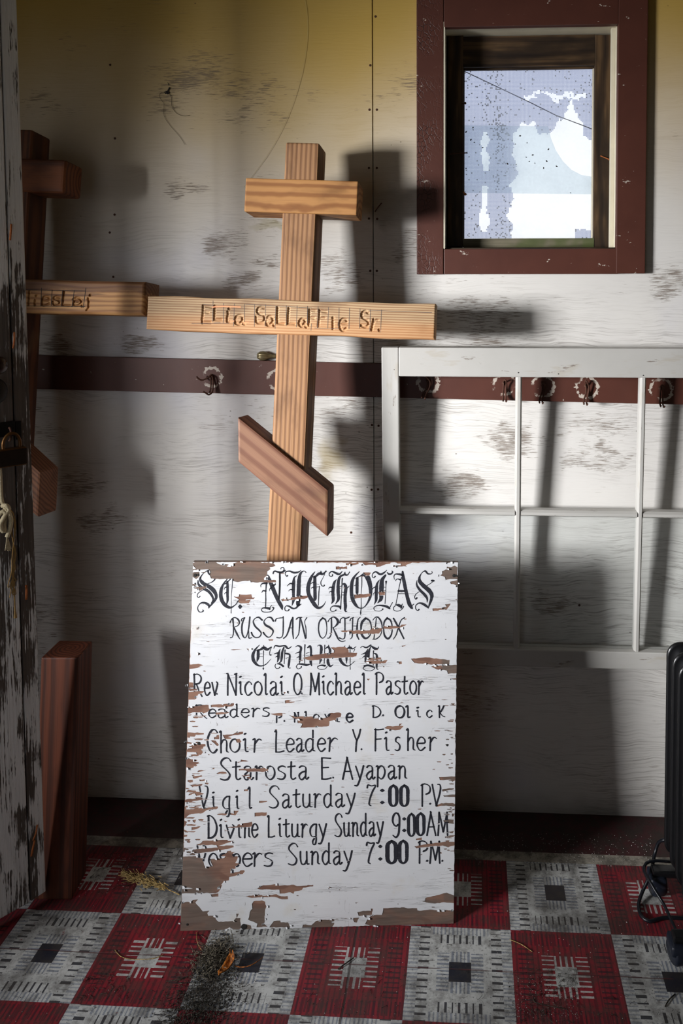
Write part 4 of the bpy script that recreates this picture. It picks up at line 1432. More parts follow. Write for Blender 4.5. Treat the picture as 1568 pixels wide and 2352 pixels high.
tag(bm_out('debris_clump', bm, M_LIT), 'dark clump of dirt and chaff on floor before the painted sign', 'debris', kind='stuff')
bm = bmesh.new()
crumbs(bm, pd.x, pd.y, 0.035, 0.045, 0.005, 2600, 0.0007, 0.0022, 3)
crumbs(bm, pe_.x, pe_.y, 0.035, 0.03, 0.004, 1200, 0.0007, 0.0022, 4)
fibres(bm, pd.x, pd.y, 0.035, 0.045, 0.004, 420, 0.004, 0.014, 0.0004, 5, 0.2)
tag(bm_out('dust_spill', bm, M_LITD), 'grey spill of fine dirt trailing forward from the debris clump', 'debris', kind='stuff')
# curled orange leaf with a stalk, leaning in the clump
lp = lambda x, y, z: on_floor(400 + x / 4.9, 2120 + y / 4.9, z)
leaf = bpy.data.objects.new('dry_leaf', None); COL.objects.link(leaf); leaf.empty_display_size = 0.02
leaf.location = lp(600, 520, 0)
tag(leaf, 'curled orange brown dry leaf at the right of the debris clump', 'leaf')
A, B, Cc = lp(640, 350, 0.024), lp(684, 480, 0.006), lp(500, 600, 0.002)
vs, fs = [], []
NU, NV = 10, 6
for i in range(NU + 1):
    u = i / NU
    sp = A * (1 - u) ** 2 + B * 2 * u * (1 - u) + Cc * u * u
    wdt = 0.011 * math.sin(math.pi * (0.08 + 0.88 * u)) ** 0.7
    for j in range(NV + 1):
        v = (j / NV - 0.5) * 2
        vs.append(sp + Vector((-0.75 * wdt * v, 0.35 * wdt * v, 0.010 * v * v + 0.002 * math.sin(9 * u + 3 * v) + 0.002)))
for i in range(NU):
    for j in range(NV):
        a = i * (NV + 1) + j
        fs.append((a, a + 1, a + NV + 2, a + NV + 1))
ob = mesh('blade', vs, fs, M_LEAF, leaf, smooth=True)
sm = ob.modifiers.new('thick', 'SOLIDIFY'); sm.thickness = 0.0006
bm = bmesh.new()
bm_tube(bm, [lp(684, 486, 0.006), lp(760, 497, 0.010), lp(850, 480, 0.014), lp(940, 430, 0.012), lp(1000, 380, 0.008)], [0.0012, 0.001, 0.001, 0.0009, 0.0006], 6, 0.005)
bm_out('stalk', bm, M_LEAF, leaf, False, True)
# dry grass head left of the sign
g0, g1 = on_floor(288, 2018), on_floor(385, 2048)
bm = bmesh.new()
rnd = random.Random(8)
for k in range(260):
    f = rnd.random()
    p = g0.lerp(g1, f) + Vector((rnd.gauss(0, 0.003), rnd.gauss(0, 0.008 * math.sin(math.pi * (0.1 + 0.8 * f))), 0.003 + rnd.random() * 0.012))
    q = p + (g0 - g1).normalized() * rnd.uniform(0.008, 0.02) + Vector((0, rnd.gauss(0, 0.005), rnd.uniform(-0.003, 0.006)))
    q.z = max(q.z, 0.001)
    bm_tube(bm, [p, q], rnd.uniform(0.0005, 0.0011), 3)
bm_tube(bm, [g0.lerp(g1, 0.2) + Vector((0, 0, 0.005)), g1 + Vector((0, 0, 0.006)), on_floor(412, 2055, 0.003)], 0.0012, 5)
tag(bm_out('dry_grass_head', bm, M_STRAW), 'straw coloured dry grass head lying left of the painted sign', 'dry grass', kind='stuff')
# loose stems and twigs, one object each
def stem_(name, pts, r, mat, label, cat):
    bm = bmesh.new()
    bm_tube(bm, [on_floor(x, y, r + 0.0006 + (z if True else 0)) for x, y, z in pts], r, 5, 0.01)
    tag(bm_out(name, bm, mat), label, cat)
stem_('grass_stem', [(451, 2142, 0), (452, 2160, 0.003), (458, 2176, 0.003), (466, 2184, 0)], 0.0007, M_STRAW, 'thin pale curved grass stem between sign corner and debris clump', 'grass stem')
stem_('grass_stem', [(264, 2182, 0), (276, 2196, 0), (300, 2203, 0.001), (350, 2202, 0), (374, 2193, 0)], 0.0008, M_STRAW, 'long straw stem across the cream centre of front left red tile', 'grass stem')
stem_('grass_stem', [(1170, 2158, 0), (1195, 2168, 0.001), (1222, 2186, 0)], 0.0008, M_STRAW, 'pale straw stem on the floor right of the sign', 'grass stem')
stem_('twig', [(382, 2254, 0), (410, 2250, 0.001), (432, 2242, 0)], 0.0009, M_LITD, 'thin dark twig left of the debris clump', 'twig')
stem_('twig', [(776, 2226, 0), (792, 2214, 0.002), (812, 2200, 0.001)], 0.0014, M_LITD, 'dark twig on the red tile in front of the sign', 'twig')
stem_('twig', [(1527, 2312, 0), (1536, 2296, 0.001), (1550, 2283, 0)], 0.0014, M_LITD, 'dark twig by the front foot of the radiator', 'twig')
stem_('twig', [(1225, 2288, 0), (1226, 2300, 0.0), (1240, 2306, 0), (1300, 2318, 0)], 0.0007, M_LITD, 'fine dark twig at the centre of front right red tile', 'twig')
# crumbs strewn about
bm = bmesh.new()
rnd = random.Random(21)
def scatter(bm, n, box_, r0, r1):
    for k in range(n):
        p = on_floor(rnd.uniform(box_[0], box_[2]), rnd.uniform(box_[1], box_[3]))
        crumbs(bm, p.x, p.y, 0.0001, 0.0001, 0, 1, r0, r1, rnd.randint(0, 10 ** 6))
scatter(bm, 420, (0, 2080, 1568, 2352), 0.0004, 0.0011)
scatter(bm, 260, (180, 1960, 420, 2060), 0.0004, 0.0012)
scatter(bm, 420, (1060, 1915, 1500, 1990), 0.0004, 0.0014)
scatter(bm, 240, (1180, 2240, 1330, 2340), 0.0004, 0.0011)
scatter(bm, 10, (0, 2100, 1568, 2352), 0.0014, 0.0022)
tag(bm_out('plaster_crumbs', bm, M_CHIPW), 'pale plaster and paint crumbs strewn over the whole floor', 'crumbs', kind='stuff')
bm = bmesh.new()
scatter(bm, 700, (0, 1950, 1568, 2352), 0.0005, 0.0013)
scatter(bm, 300, (1160, 2230, 1320, 2352), 0.0005, 0.0013)
for b_ in ((180, 2230, 300, 2300, 60), (1200, 2230, 1330, 2345, 120), (200, 1960, 330, 2060, 90), (700, 2170, 1100, 2340, 60), (1100, 2280, 1568, 2352, 60)):
    for k in range(b_[4]):
        p = on_floor(rnd.uniform(b_[0], b_[2]), rnd.uniform(b_[1], b_[3]))
        fibres(bm, p.x, p.y, 0.001, 0.001, 0, 1, 0.005, 0.016, 0.0004, rnd.randint(0, 10 ** 6), 0.05)
tag(bm_out('dirt_crumbs', bm, M_LITD), 'dark crumbs and chaff strewn over the whole floor', 'crumbs', kind='stuff')
# ------------------------------------------------------------------ the peeling painted sign
SA, SB = on_floor(413, 2139), on_floor(1042, 2122)
sex = (SB - SA).normalized()
hor = Vector((-sex.y, sex.x, 0))                        # away from the camera
if hor.y < 0: hor = -hor
lean = math.radians(4.3)
sup = (Vector((0, 0, 1)) * math.cos(lean) + hor * math.sin(lean)).normalized()
snn = sup.cross(sex).normalized()
if snn.y > 0: snn = -snn
sign = empty('painted_sign', (0, 0, 0), 'peeling white painted plywood church notice board with black lettering', 'sign')
ms = Matrix((sex, -snn, sup)).transposed().to_4x4()     # local x right, y back, z up the board
ms.translation = SA
sign.matrix_basis = ms
msi = ms.inverted()
def sp(px, py):
    q = msi @ on_plane(px, py, SA, snn)
    return (q.x, q.z)
cor = [sp(414, 2139), sp(1042, 2122), sp(1052, 1291), sp(443, 1290)]
ST = 0.011
PT = 0.0009                                             # paint layer
def bare_ply():
    t = NT('bare_weathered_plywood')
    x, y, z = t.coord()
    g = t.noise(x * 5, y * 5, z * 150 + t.noise(x * 2, y, z * 2, 3, 2) * 8, 1.0, 4, 0.6)
    g2 = t.noise(x * 12, y * 5, z * 500, 1.0, 3)
    band = ((z * 150 + t.noise(x * 2.4, y, z * 5, 2.0, 3) * 26).sin() * 0.5 + 0.5)
    c = t.mix(g, srgb(138, 106, 90), srgb(106, 78, 66))
    c = t.mix(t.step(band, 0.6, 0.95) * 0.5, c, srgb(86, 58, 50))
    edge = t.step(z, 0.10, 0.03).max(t.step(z, 0.76, 0.80) * t.step(x, 0.35, 0.15)).max(t.step(x, 0.13, 0.05) * t.step(z, 0.24, 0.18))
    edge = edge.max(t.step(x, 0.60, 0.62))
    grey = (edge * 0.8 + (t.noise(x, y, z * 2, 12, 4) - 0.5) * 1.6)
    c = t.mix(t.step(grey, 0.3, 0.9) * 0.8, c, t.mix(g, srgb(112, 103, 95), srgb(62, 55, 50)))
    c = t.mix(t.step(g2, 0.55, 0.75) * 0.3, c, srgb(66, 52, 44))
    t.bump(g * 0.6 + g2 * 0.6, 0.6, 0.001)
    return t.out(c, 0.75, spec=0.2)
def sign_white():
    t = NT('cracked_white_paint')
    x, y, z = t.coord()
    n = t.noise(x, y, z, 5, 4)
    c = t.mix(n, srgb(184, 186, 190), srgb(206, 206, 207))
    warp = t.noise(x * 3, y, z * 3, 1.0, 2) * 0.02
    lines = t.noise(x * 7, y, (z + warp) * 240, 1.0, 3, 0.6)
    cr = t.step((lines - 0.5).abs(), 0.008, 0.003) * t.step(t.noise(x * 6, y, z * 30, 1.0, 3), 0.52, 0.64)
    tick = t.step((t.noise(x * 60, y, z * 16, 1.0, 2) - 0.5).abs(), 0.008, 0.003) * t.step(t.noise(x * 22, y, z * 30, 1.0, 3), 0.60, 0.66)
    sp_ = t.step(t.noise(x, y, z, 260, 3, 0.6), 0.66, 0.74) * t.step(t.noise(x, y, z, 12, 3), 0.42, 0.62)
    st = t.step(t.noise(x * 1.4, y, z * 1.4, 9, 5, 0.6), 0.55, 0.72)
    c = t.mix(st * 0.28, c, srgb(184, 172, 148))
    c = t.mix(sp_ * 0.5, c, srgb(128, 118, 108))
    c = t.mix(cr.max(tick) * 0.6, c, srgb(98, 88, 84))
    gentle = t.noise(x * 9, y, z * 60, 1.0, 3)
    t.bump(gentle * 0.8 - cr * 1.0, 0.6, 0.0014)
    return t.out(c, 0.55, spec=0.35)
def ink():
    t = NT('black_sign_paint')
    x, y, z = t.coord()
    l = t.noise(x * 30, y, z * 420, 1.0, 3)
    c = t.mix(t.step(l, 0.55, 0.75) * 0.5, srgb(34, 35, 42), srgb(92, 94, 104))
    return t.out(c, 0.55, spec=0.3)
M_PLY, M_SPAINT, M_INK = bare_ply(), sign_white(), ink()
M_PLYEDGE = wood('ply_edge', srgb(178, 160, 130), srgb(110, 92, 72), 0.1, 0.1, 900)
# board
vs = [(x, 0, z) for x, z in cor] + [(x, ST, z) for x, z in cor]
bm = bmesh.new()
bm_hexa(bm, [vs[0], vs[1], vs[5], vs[4], vs[3], vs[2], vs[6], vs[7]], 0.0008, 1)
bm_out('plywood_board', bm, M_PLY, sign, True)

A_, B_, C_, D_, E_ = (430, 1280), (640, 1280), (840, 1280), (510, 1400), (720, 1400)
F_, G_, H_, I_, J_, K_ = (430, 1530), (640, 1530), (840, 1530), (410, 1660), (410, 1790), (410, 1910)
Z7 = 1568 / 220
CH = [
 (A_, Z7, '90,90 150,75 460,70 500,100 610,130 620,110 680,115 650,150 710,155 760,95 830,75 1190,75 1230,90 1385,85 1445,140 1350,160 1360,195 1310,230 1310,280 1255,340 1260,370 1450,372 1455,410 1040,410 1030,380 830,405 755,390 740,350 580,355 390,345 360,280 380,240 350,195 200,205 90,215 80,190 140,185 100,140'),
 (A_, Z7, '85,250 200,235 205,300 150,355 90,320'), (A_, Z7, '100,490 310,470 320,490 200,550 190,520 120,510'), (A_, Z7, '85,435 155,425 150,460 85,470'),
 (A_, Z7, '760,640 845,640 850,605 1050,605 1065,660 1110,655 1090,680 960,690 955,705 1040,690 1010,750 880,755 820,715 850,690'), (A_, Z7, '75,570 100,575 90,590'),
 (B_, Z7, '35,690 90,670 95,690 195,680 200,655 360,640 370,630 470,625 475,660 440,675 210,700 60,718'), (B_, Z7, '935,150 1045,150 1050,160 1115,145 1120,190 935,195'),
 (B_, Z7, '1095,95 1180,80 1200,95 1300,80 1310,110 1210,130 1105,125'), (B_, Z7, '1380,245 1510,250 1480,300 1410,300'), (B_, Z7, '1230,610 1500,595 1500,640 1240,680'),
 (B_, Z7, '615,75 655,80 620,100'), (B_, Z7, '790,72 1010,72 1000,85 800,82'), (B_, Z7, '0,72 200,72 120,88'),
 (C_, Z7, '-55,86 0,80 110,90 130,80 405,85 400,105 340,110 240,150 170,158 165,130 105,120 0,130 -30,120'), (C_, Z7, '490,80 760,85 650,130 670,150 430,150 425,138 570,130 575,105 520,100'),
 (C_, Z7, '1215,295 1250,270 1245,225 1320,190 1325,150 1390,160 1450,135 1500,160 1505,360 1380,355 1305,370 1290,320'), (C_, Z7, '1375,400 1500,370 1500,470 1440,440 1390,435'),
 (C_, Z7, '200,565 315,560 310,620 220,625'), (C_, Z7, '1295,770 1390,755 1350,820 1310,870 1300,850 1095,880 1090,835 1265,830 1270,815 1320,810'), (C_, Z7, '1450,690 1490,680 1490,700'),
 (C_, Z7, '1300,85 1400,70 1420,80 1330,92'),
 (E_, Z7, '440,345 925,335 940,310 1130,305 1125,330 1065,395 620,395 595,370 470,368'), (E_, Z7, '1140,270 1345,265 1400,280 1440,245 1530,238 1420,300 1270,318 1130,315'),
 (E_, Z7, '965,275 1045,275 1000,290'), (E_, Z7, '260,378 330,375 265,398'),
 (E_, Z7, '-40,735 0,740 330,705 335,665 300,640 280,620 500,605 555,630 575,700 715,705 700,760 640,780 400,790 130,800 90,822 -60,830 -170,800 -170,790 -40,760'),
 (E_, Z7, '870,790 1100,780 1110,820 890,830'), (E_, Z7, '820,840 1125,830 1120,850 1150,830 1210,825 1180,875 1140,880 1110,870 1105,885 900,885'), (E_, Z7, '1385,850 1440,845 1445,890 1400,895'),
 (E_, Z7, '985,650 1055,645 1050,660 1000,662'), (E_, Z7, '1440,590 1520,578 1450,610'), (D_, Z7, '755,485 840,485 830,508 770,508'), (D_, Z7, '135,655 330,648 190,665'),
 (D_, Z7, '400,640 435,640 435,690 425,660'),
 ((400, 1270), 2.34, '1272,568 1350,560 1480,575 1478,598 1380,600 1290,590'), ((400, 1270), 2.34, '1395,605 1520,600 1520,645 1470,650 1465,632 1410,625 1380,610'),
 ((400, 1270), 2.34, '78,598 130,595 158,603 125,615 78,622'), ((400, 1270), 2.34, '115,402 142,400 130,408'), ((400, 1270), 2.34, '120,540 145,542 130,550'),
 (F_, Z7, '15,265 100,268 105,350 12,360'), (F_, Z7, '25,370 160,370 170,400 40,405'), (F_, Z7, '5,420 285,405 250,440 180,460 170,480 175,500 130,545 5,550 5,500'),
 (F_, Z7, '0,665 230,640 240,630 350,632 355,690 380,700 330,750 265,775 240,750 90,755 50,775 0,775'), (F_, Z7, '385,635 560,622 580,635 600,615 760,600 770,625 755,650 560,675 390,672'),
 (F_, Z7, '460,755 680,745 680,765 540,790 465,795'), (F_, Z7, '0,790 80,785 60,805 0,805'), (F_, Z7, '1360,778 1555,765 1560,815 1420,800'), (F_, Z7, '20,10 260,0 130,35 20,52'),
 (G_, Z7, '160,795 280,820 560,825 580,855 740,850 830,800 825,770 990,755 1025,775 1015,830 940,850 930,890 830,900 820,980 400,1005 350,1005 385,940 310,930 300,870 240,850'),
 (G_, Z7, '100,560 255,545 175,565 180,580 265,575 255,590 200,600 105,610'), (G_, Z7, '1440,205 1500,205 1465,235'), (G_, Z7, '80,425 160,415 90,455'), (G_, Z7, '-20,770 60,770 65,790 0,815'),
 (H_, Z7, '300,1010 350,980 440,985 540,975 550,940 605,935 560,970 620,980 560,1040 480,1050'), (H_, Z7, '1370,200 1490,195 1490,220 1400,212'),
 (I_, Z7, '120,155 200,155 415,165 415,190 250,200 195,215 185,245 120,235'),
 (I_, Z7, '130,305 230,325 215,345 440,345 445,385 410,390 400,425 370,430 400,480 370,525 300,520 290,485 140,475 120,440 220,410 215,350 130,340'),
 (I_, Z7, '580,235 620,225 625,200 665,195 665,270 585,272'), (I_, Z7, '720,195 830,190 890,185 950,150 1060,145 1050,185 920,200 860,215 810,230 870,245 860,262 760,265 740,230'),
 (I_, Z7, '525,287 610,290 660,350 650,378 620,370 580,330'), (I_, Z7, '925,262 1000,260 1030,310 1010,325 955,325'), (I_, Z7, '105,580 160,575 240,610 240,655 370,655 260,690 245,735 100,750 100,660 120,640'),
 (I_, Z7, '960,645 1015,630 1020,600 1150,628 1020,640 975,655'), (I_, Z7, '985,755 1465,735 1468,780 1380,805 1340,800 1200,800 1130,805 1100,780 990,780'),
 (I_, Z7, '1030,860 1165,845 1160,865 1060,880'), (I_, Z7, '1115,890 1190,885 1185,920 1130,915'), (I_, Z7, '530,760 585,730 590,758'), (I_, Z7, '310,800 330,775 460,768 400,790 320,808'),
 (I_, Z7, '620,830 670,800 770,800 800,828 650,838'), (I_, Z7, '230,880 380,855 390,880 270,915 240,905'), (I_, Z7, '340,925 430,920 430,950 350,955'), (I_, Z7, '150,935 235,930 235,970 190,980 150,960'),
 (J_, Z7, '190,90 400,70 375,105 230,125'), (J_, Z7, '120,135 195,145 140,160'), (J_, Z7, '120,210 160,165 280,180 290,200 350,205 420,230 400,245 290,270 270,230 165,260 170,240 240,215'),
 (J_, Z7, '85,340 150,320 350,310 360,295 380,310 540,318 470,330 380,335 220,360 210,380 85,365'), (J_, Z7, '265,430 390,425 260,455'),
 (J_, Z7, '80,440 125,450 130,490 170,490 640,440 650,465 620,490 470,500 400,550 180,575 120,630 75,655 75,560 78,480'), (J_, Z7, '65,660 140,690 110,760 65,800'),
 (J_, Z7, '230,665 290,655 270,710 240,695'), (J_, Z7, '215,780 365,765 330,800 215,830'), (J_, Z7, '65,810 140,840 160,870 110,865'), (J_, Z7, '80,905 145,905 140,935 90,945'),
 (J_, Z7, '1320,350 1460,350 1440,370 1320,385'), (J_, Z7, '1245,545 1445,538 1440,590 1245,610'), (J_, Z7, '905,510 990,510 930,590 905,580'), (J_, Z7, '1070,165 1140,155 1135,190 1070,190'),
 (J_, Z7, '805,780 960,765 970,735 1200,690 1210,720 1195,770 1080,785 810,795'), (J_, Z7, '740,675 810,680 770,700'), (J_, Z7, '1340,70 1520,60 1380,80'), (J_, Z7, '840,545 910,560 910,585 850,580'),
 (K_, Z7, '370,185 395,150 800,130 810,150 920,145 860,170 800,185 720,215 660,230 900,225 905,255 800,285 530,330 390,345 215,355 210,330 240,290 540,265 640,255 620,220 300,215 295,200'),
 (K_, Z7, '45,400 290,400 320,420 420,440 390,460 420,540 440,575 560,560 530,500 515,445 750,430 765,400 690,400 690,380 790,340 800,315 860,308 865,335 950,330 900,345 880,395 990,400 965,440 930,510 1020,520 930,570 940,600 850,640 850,680 1000,650 1015,630 1075,628 1085,650 1050,695 830,745 825,800 740,815 700,870 718,880 680,920 660,980 600,990 350,1010 20,1010 25,940 230,930 60,900 20,890 40,700'),
 (K_, Z7, '50,260 130,260 100,330 50,320'), (K_, Z7, '50,160 100,170 90,190 50,190'),
 ((410, 2020), 4.752, '0,118 140,105 455,75 475,60 455,110 430,140 400,150 240,140 110,150 0,155'), ((410, 2020), 4.752, '350,160 435,150 435,185 365,190'),
 ((410, 2020), 4.752, '0,260 65,245 145,240 155,220 215,215 185,250 230,300 265,345 340,338 315,365 325,395 380,395 440,460 540,455 600,450 625,420 675,418 685,530 640,560 560,520 480,560 100,600 0,600'),
 ((410, 2020), 4.752, '820,235 910,225 945,240 960,290 945,330 940,430 935,480 975,515 850,520 860,480 760,435 790,330 805,320 800,265'),
 ((410, 2020), 4.752, '990,520 1040,450 1110,445 1115,465 1195,465 1220,525'),
 ((410, 2020), 4.752, '860,95 925,60 1080,48 1100,65 1260,55 1290,70 1470,55 1470,75 1360,90 1345,115 1265,130 1255,155 1225,140 1105,155 1100,110 890,108'),
 ((410, 2020), 4.752, '725,182 900,160 920,175 1070,158 1120,180 1190,178 1195,215 1130,215 1050,190 800,200'), ((410, 2020), 4.752, '630,370 660,370 635,420'),
 ((410, 2020), 4.752, '700,560 705,500 735,485 790,500 800,560'), ((410, 2020), 4.752, '1345,560 1360,490 1450,495 1500,450 1568,435 1568,560'),
 ((740, 2020), 4.9, '-20,455 320,430 135,450 135,500 80,560 -20,560'), ((740, 2020), 4.9, '395,365 460,350 550,350 545,325 570,325 560,400 410,410'),
 ((740, 2020), 4.9, '685,320 920,310 960,322 1065,320 1070,345 1120,348 1210,335 1290,345 1500,340 1500,540 980,540 540,520 480,500 500,460 550,400 670,395'),
 ((740, 2020), 4.9, '350,430 420,425 400,455 390,485 360,480'), ((740, 2020), 4.9, '1120,248 1155,235 1160,205 1240,185 1400,145 1500,185 1500,270 1370,255 1270,270 1230,265'),
 ((740, 2020), 4.9, '370,255 420,255 380,270'), ((740, 2020), 4.9, '60,80 100,80 75,110'),
 ((860, 1780), 7.84, '1160,35 1300,30 1470,20 1470,90 1400,120 1380,85 1175,88'), ((860, 1780), 7.84, '1215,255 1340,235 1435,235 1420,260 1220,295'),
 ((860, 1780), 7.84, '1230,365 1350,350 1475,350 1475,395 1260,390'), ((860, 1780), 7.84, '1110,540 1200,505 1400,500 1470,540 1430,570 1290,550 1100,570'),
 ((860, 1780), 7.84, '1320,645 1440,605 1440,630'), ((860, 1780), 7.84, '1305,795 1430,800 1430,880 1310,860'), ((860, 1780), 7.84, '1220,1050 1430,1000 1420,1030 1300,1040'),
 ((860, 1780), 7.84, '1265,1105 1420,1090 1420,1115 1270,1130'), ((860, 1780), 7.84, '745,1145 850,1120 850,1170 750,1170'),
 ((860, 1780), 7.84, '715,1280 900,1245 960,1235 1060,1225 1270,1195 1440,1200 1440,1270 1330,1300 1230,1270 1050,1280 760,1320'), ((860, 1780), 7.84, '1390,690 1440,690 1430,740 1395,750'),
]
rs = random.Random(77)
def jag(poly, amp=1.4, seg=5.0):
    """rough a traced outline: long runs follow the grain, steps cut across it"""
    out = []
    n = len(poly)
    for i in range(n):
        (x0, y0), (x1, y1) = poly[i], poly[(i + 1) % n]
        L_ = math.hypot(x1 - x0, y1 - y0)
        k = max(1, int(L_ / seg))
        for j in range(k):
            f = j / k
            if j == 0:
                out.append((x0, y0))
            else:
                out.append((x0 + (x1 - x0) * f + rs.uniform(-1, 1) * amp * 0.9, y0 + (y1 - y0) * f + rs.uniform(-1, 1) * amp * 0.55))
    return out
chips = []
for (o_, s__, txt) in CH:
    pts = [tuple(float(v) for v in p.split(',')) for p in txt.split()]
    chips.append(jag([(o_[0] + x / s__, o_[1] + y / s__) for x, y in pts]))
# many small slivers, thick along the two side edges
def sliver(x, y, w_, h_):
    return jag([(x, y), (x + w_ * 0.5, y - h_ * 0.3), (x + w_, y + rs.uniform(-1, 1)), (x + w_ * 0.8, y + h_), (x + w_ * 0.2, y + h_ * 0.8)], 0.5, 4)
for k in range(60):
    y = rs.uniform(1640, 2040)
    chips.append(sliver(np.interp(y, [1290, 2139], [443, 414]) + rs.expovariate(1 / 14), y, rs.uniform(6, 26), rs.uniform(1.2, 4)))
for k in range(46):
    y = rs.uniform(1600, 2010)
    chips.append(sliver(np.interp(y, [1290, 2122], [1052, 1042]) - 4 - rs.expovariate(1 / 9) - 8, y, rs.uniform(6, 18), rs.uniform(1.0, 3)))
for k in range(70):
    chips.append(sliver(rs.uniform(450, 1030), rs.uniform(1300, 2100), rs.uniform(3, 12), rs.uniform(0.7, 2.0)))
chips_l = [[sp(x, y) for x, y in c] for c in chips]

# paint film: outline minus chips by constrained triangulation, then given thickness
def edge_rough(a, b, n):
    out = []
    for i in range(n):
        f = i / n
        x, z = a[0] + (b[0] - a[0]) * f, a[1] + (b[1] - a[1]) * f
        cx_, cz_ = (cor[0][0] + cor[2][0]) / 2, (cor[0][1] + cor[2][1]) / 2
        r_ = abs(rs.gauss(0, 0.0009)) + 0.0006
        d = Vector((cx_ - x, cz_ - z)).normalized()
        out.append((x + d.x * r_, z + d.y * r_))
    return out
outer = sum((edge_rough(cor[i], cor[(i + 1) % 4], 120) for i in range(4)), [])
def inside(x, z, poly):
    r_ = False
    j = len(poly) - 1
    for i in range(len(poly)):
        if (poly[i][1] > z) != (poly[j][1] > z) and x < (poly[j][0] - poly[i][0]) * (z - poly[i][1]) / (poly[j][1] - poly[i][1]) + poly[i][0]:
            r_ = not r_
        j = i
    return r_
V2, E2 = [], []
for c in [outer] + chips_l:
    s0 = len(V2)
    V2 += [Vector(p) for p in c]
    E2 += [(s0 + i, s0 + (i + 1) % len(c)) for i in range(len(c))]
ov, oe, of, _, _, _ = delaunay_2d_cdt(V2, E2, [], 0, 1e-6)
lbb = [(min(p[0] for p in c), max(p[0] for p in c), min(p[1] for p in c), max(p[1] for p in c), c) for c in chips_l]
keep = []
for f in of:
    x = sum(ov[i].x for i in f) / 3
    z = sum(ov[i].y for i in f) / 3
    if inside(x, z, outer) and not any(a <= x <= b and c_ <= z <= d and inside(x, z, poly) for a, b, c_, d, poly in lbb):
        keep.append(f)
cnt = {}
for f in keep:
    for i in range(3):
        a, b = f[i], f[(i + 1) % 3]
        cnt[(a, b)] = 1
vs = [(v.x, -PT, v.y) for v in ov] + [(v.x, 0.0002, v.y) for v in ov]
n0 = len(ov)
fs = [tuple(f) for f in keep]
for (a, b) in cnt:
    if (b, a) not in cnt:
        fs.append((b, a, a + n0, b + n0))
paint = mesh('white_paint', vs, fs, M_SPAINT, sign, True)
bmx = bmesh.new(); bmx.from_mesh(paint.data)
bmesh.ops.delete(bmx, geom=[v for v in bmx.verts if not v.link_faces], context='VERTS')
bmesh.ops.recalc_face_normals(bmx, faces=bmx.faces)
bmx.to_mesh(paint.data); bmx.free()

# curled paint scales standing off the chip edges
bm = bmesh.new()
rs = random.Random(5)
for c in chips[:118]:
    for (x, y) in c:
        if rs.random() < 0.07:
            w_, h_ = rs.uniform(3, 9), rs.uniform(2, 5)
            sgn = rs.choice((-1, 1))
            p0 = sp(x, y)
            k = 0.00105
            lift = rs.uniform(0.001, 0.0035)
            q = []
            for j in range(4):
                f = j / 3
                xx_ = p0[0] + sgn * f * w_ * k * (1 - 0.25 * f)
                yy_ = -PT - lift * f * f
                q.append([bm.verts.new((xx_, yy_, p0[1] - h_ * k / 2 + rs.uniform(-1, 1) * 0.0006)), bm.verts.new((xx_, yy_, p0[1] + h_ * k / 2 + rs.uniform(-1, 1) * 0.0006))])
            for a, b in zip(q, q[1:]):
                bm.faces.new((a[0], b[0], b[1], a[1]))
scl = tag(bm_out('paint_scale', bm, M_SPAINT, sign, True), kind='stuff')
sd_ = scl.modifiers.new('thick', 'SOLIDIFY'); sd_.thickness = 0.0003

# ---- lettering
cbb = [(min(p[0] for p in c), max(p[0] for p in c), min(p[1] for p in c), max(p[1] for p in c), c) for c in chips]
def chipped(x, y):
    for a, b, c_, d, poly in cbb:
        if a <= x <= b and c_ <= y <= d and inside(x, y, poly):
            return True
    return False
YI = -PT - 0.00025
class Pen:
    def __init__(s):
        s.v, s.f = [], []
    def quad(s, pts):
        cx_ = sum(p[0] for p in pts) / len(pts); cy_ = sum(p[1] for p in pts) / len(pts)
        if chipped(cx_, cy_):
            return
        k = len(s.v)
        for p in pts:
            q = sp(*p)
            s.v.append((q[0], YI, q[1]))
        s.f.append(tuple(range(k, k + len(pts))))
    def stroke(s, pts):
        """pts: (px, py, width in px)"""
        P = catmull(pts, 1.3) if len(pts) > 2 else [np.array(pts[0], float) + (np.array(pts[1], float) - np.array(pts[0], float)) * t for t in np.linspace(0, 1, max(2, int(math.hypot(pts[1][0] - pts[0][0], pts[1][1] - pts[0][1]) / 1.3)))]
        prev = None
        for i in range(len(P)):
            a, b = P[max(i - 1, 0)], P[min(i + 1, len(P) - 1)]
            d = np.array([b[0] - a[0], b[1] - a[1]])
            L_ = np.linalg.norm(d)
            if L_ < 1e-9: continue
            d /= L_
            w_ = max(P[i][2], 0.8) / 2 * (1 + rs.uniform(-0.05, 0.05))
            l = (P[i][0] - d[1] * w_, P[i][1] + d[0] * w_)
            r = (P[i][0] + d[1] * w_, P[i][1] - d[0] * w_)
            if prev:
                # split wide quads crosswise so that chips bite cleanly
                m_ = max(1, int(w_ * 2 / 2.5))
                for k in range(m_):
                    f0, f1 = k / m_, (k + 1) / m_
                    L0 = [prev[0][j] + (prev[1][j] - prev[0][j]) * f0 for j in (0, 1)]; L1 = [prev[0][j] + (prev[1][j] - prev[0][j]) * f1 for j in (0, 1)]
                    R0 = [l[j] + (r[j] - l[j]) * f0 for j in (0, 1)]; R1 = [l[j] + (r[j] - l[j]) * f1 for j in (0, 1)]
                    s.quad([L0, L1, R1, R0])
            prev = (l, r)
        for e in (P[0], P[-1]):
            w_ = max(e[2], 0.8) / 2
            if w_ > 0.9 and w_ < 4:
                s.quad([(e[0] + w_ * math.cos(a), e[1] + w_ * math.sin(a)) for a in np.linspace(0, 2 * math.pi, 9)[:-1]])
    def emit(s, name):
        if not s.f: return
        me = bpy.data.meshes.new(name)
        me.from_pydata(s.v, [], s.f)
        me.update()
        return link(name, me, M_INK, sign, True)

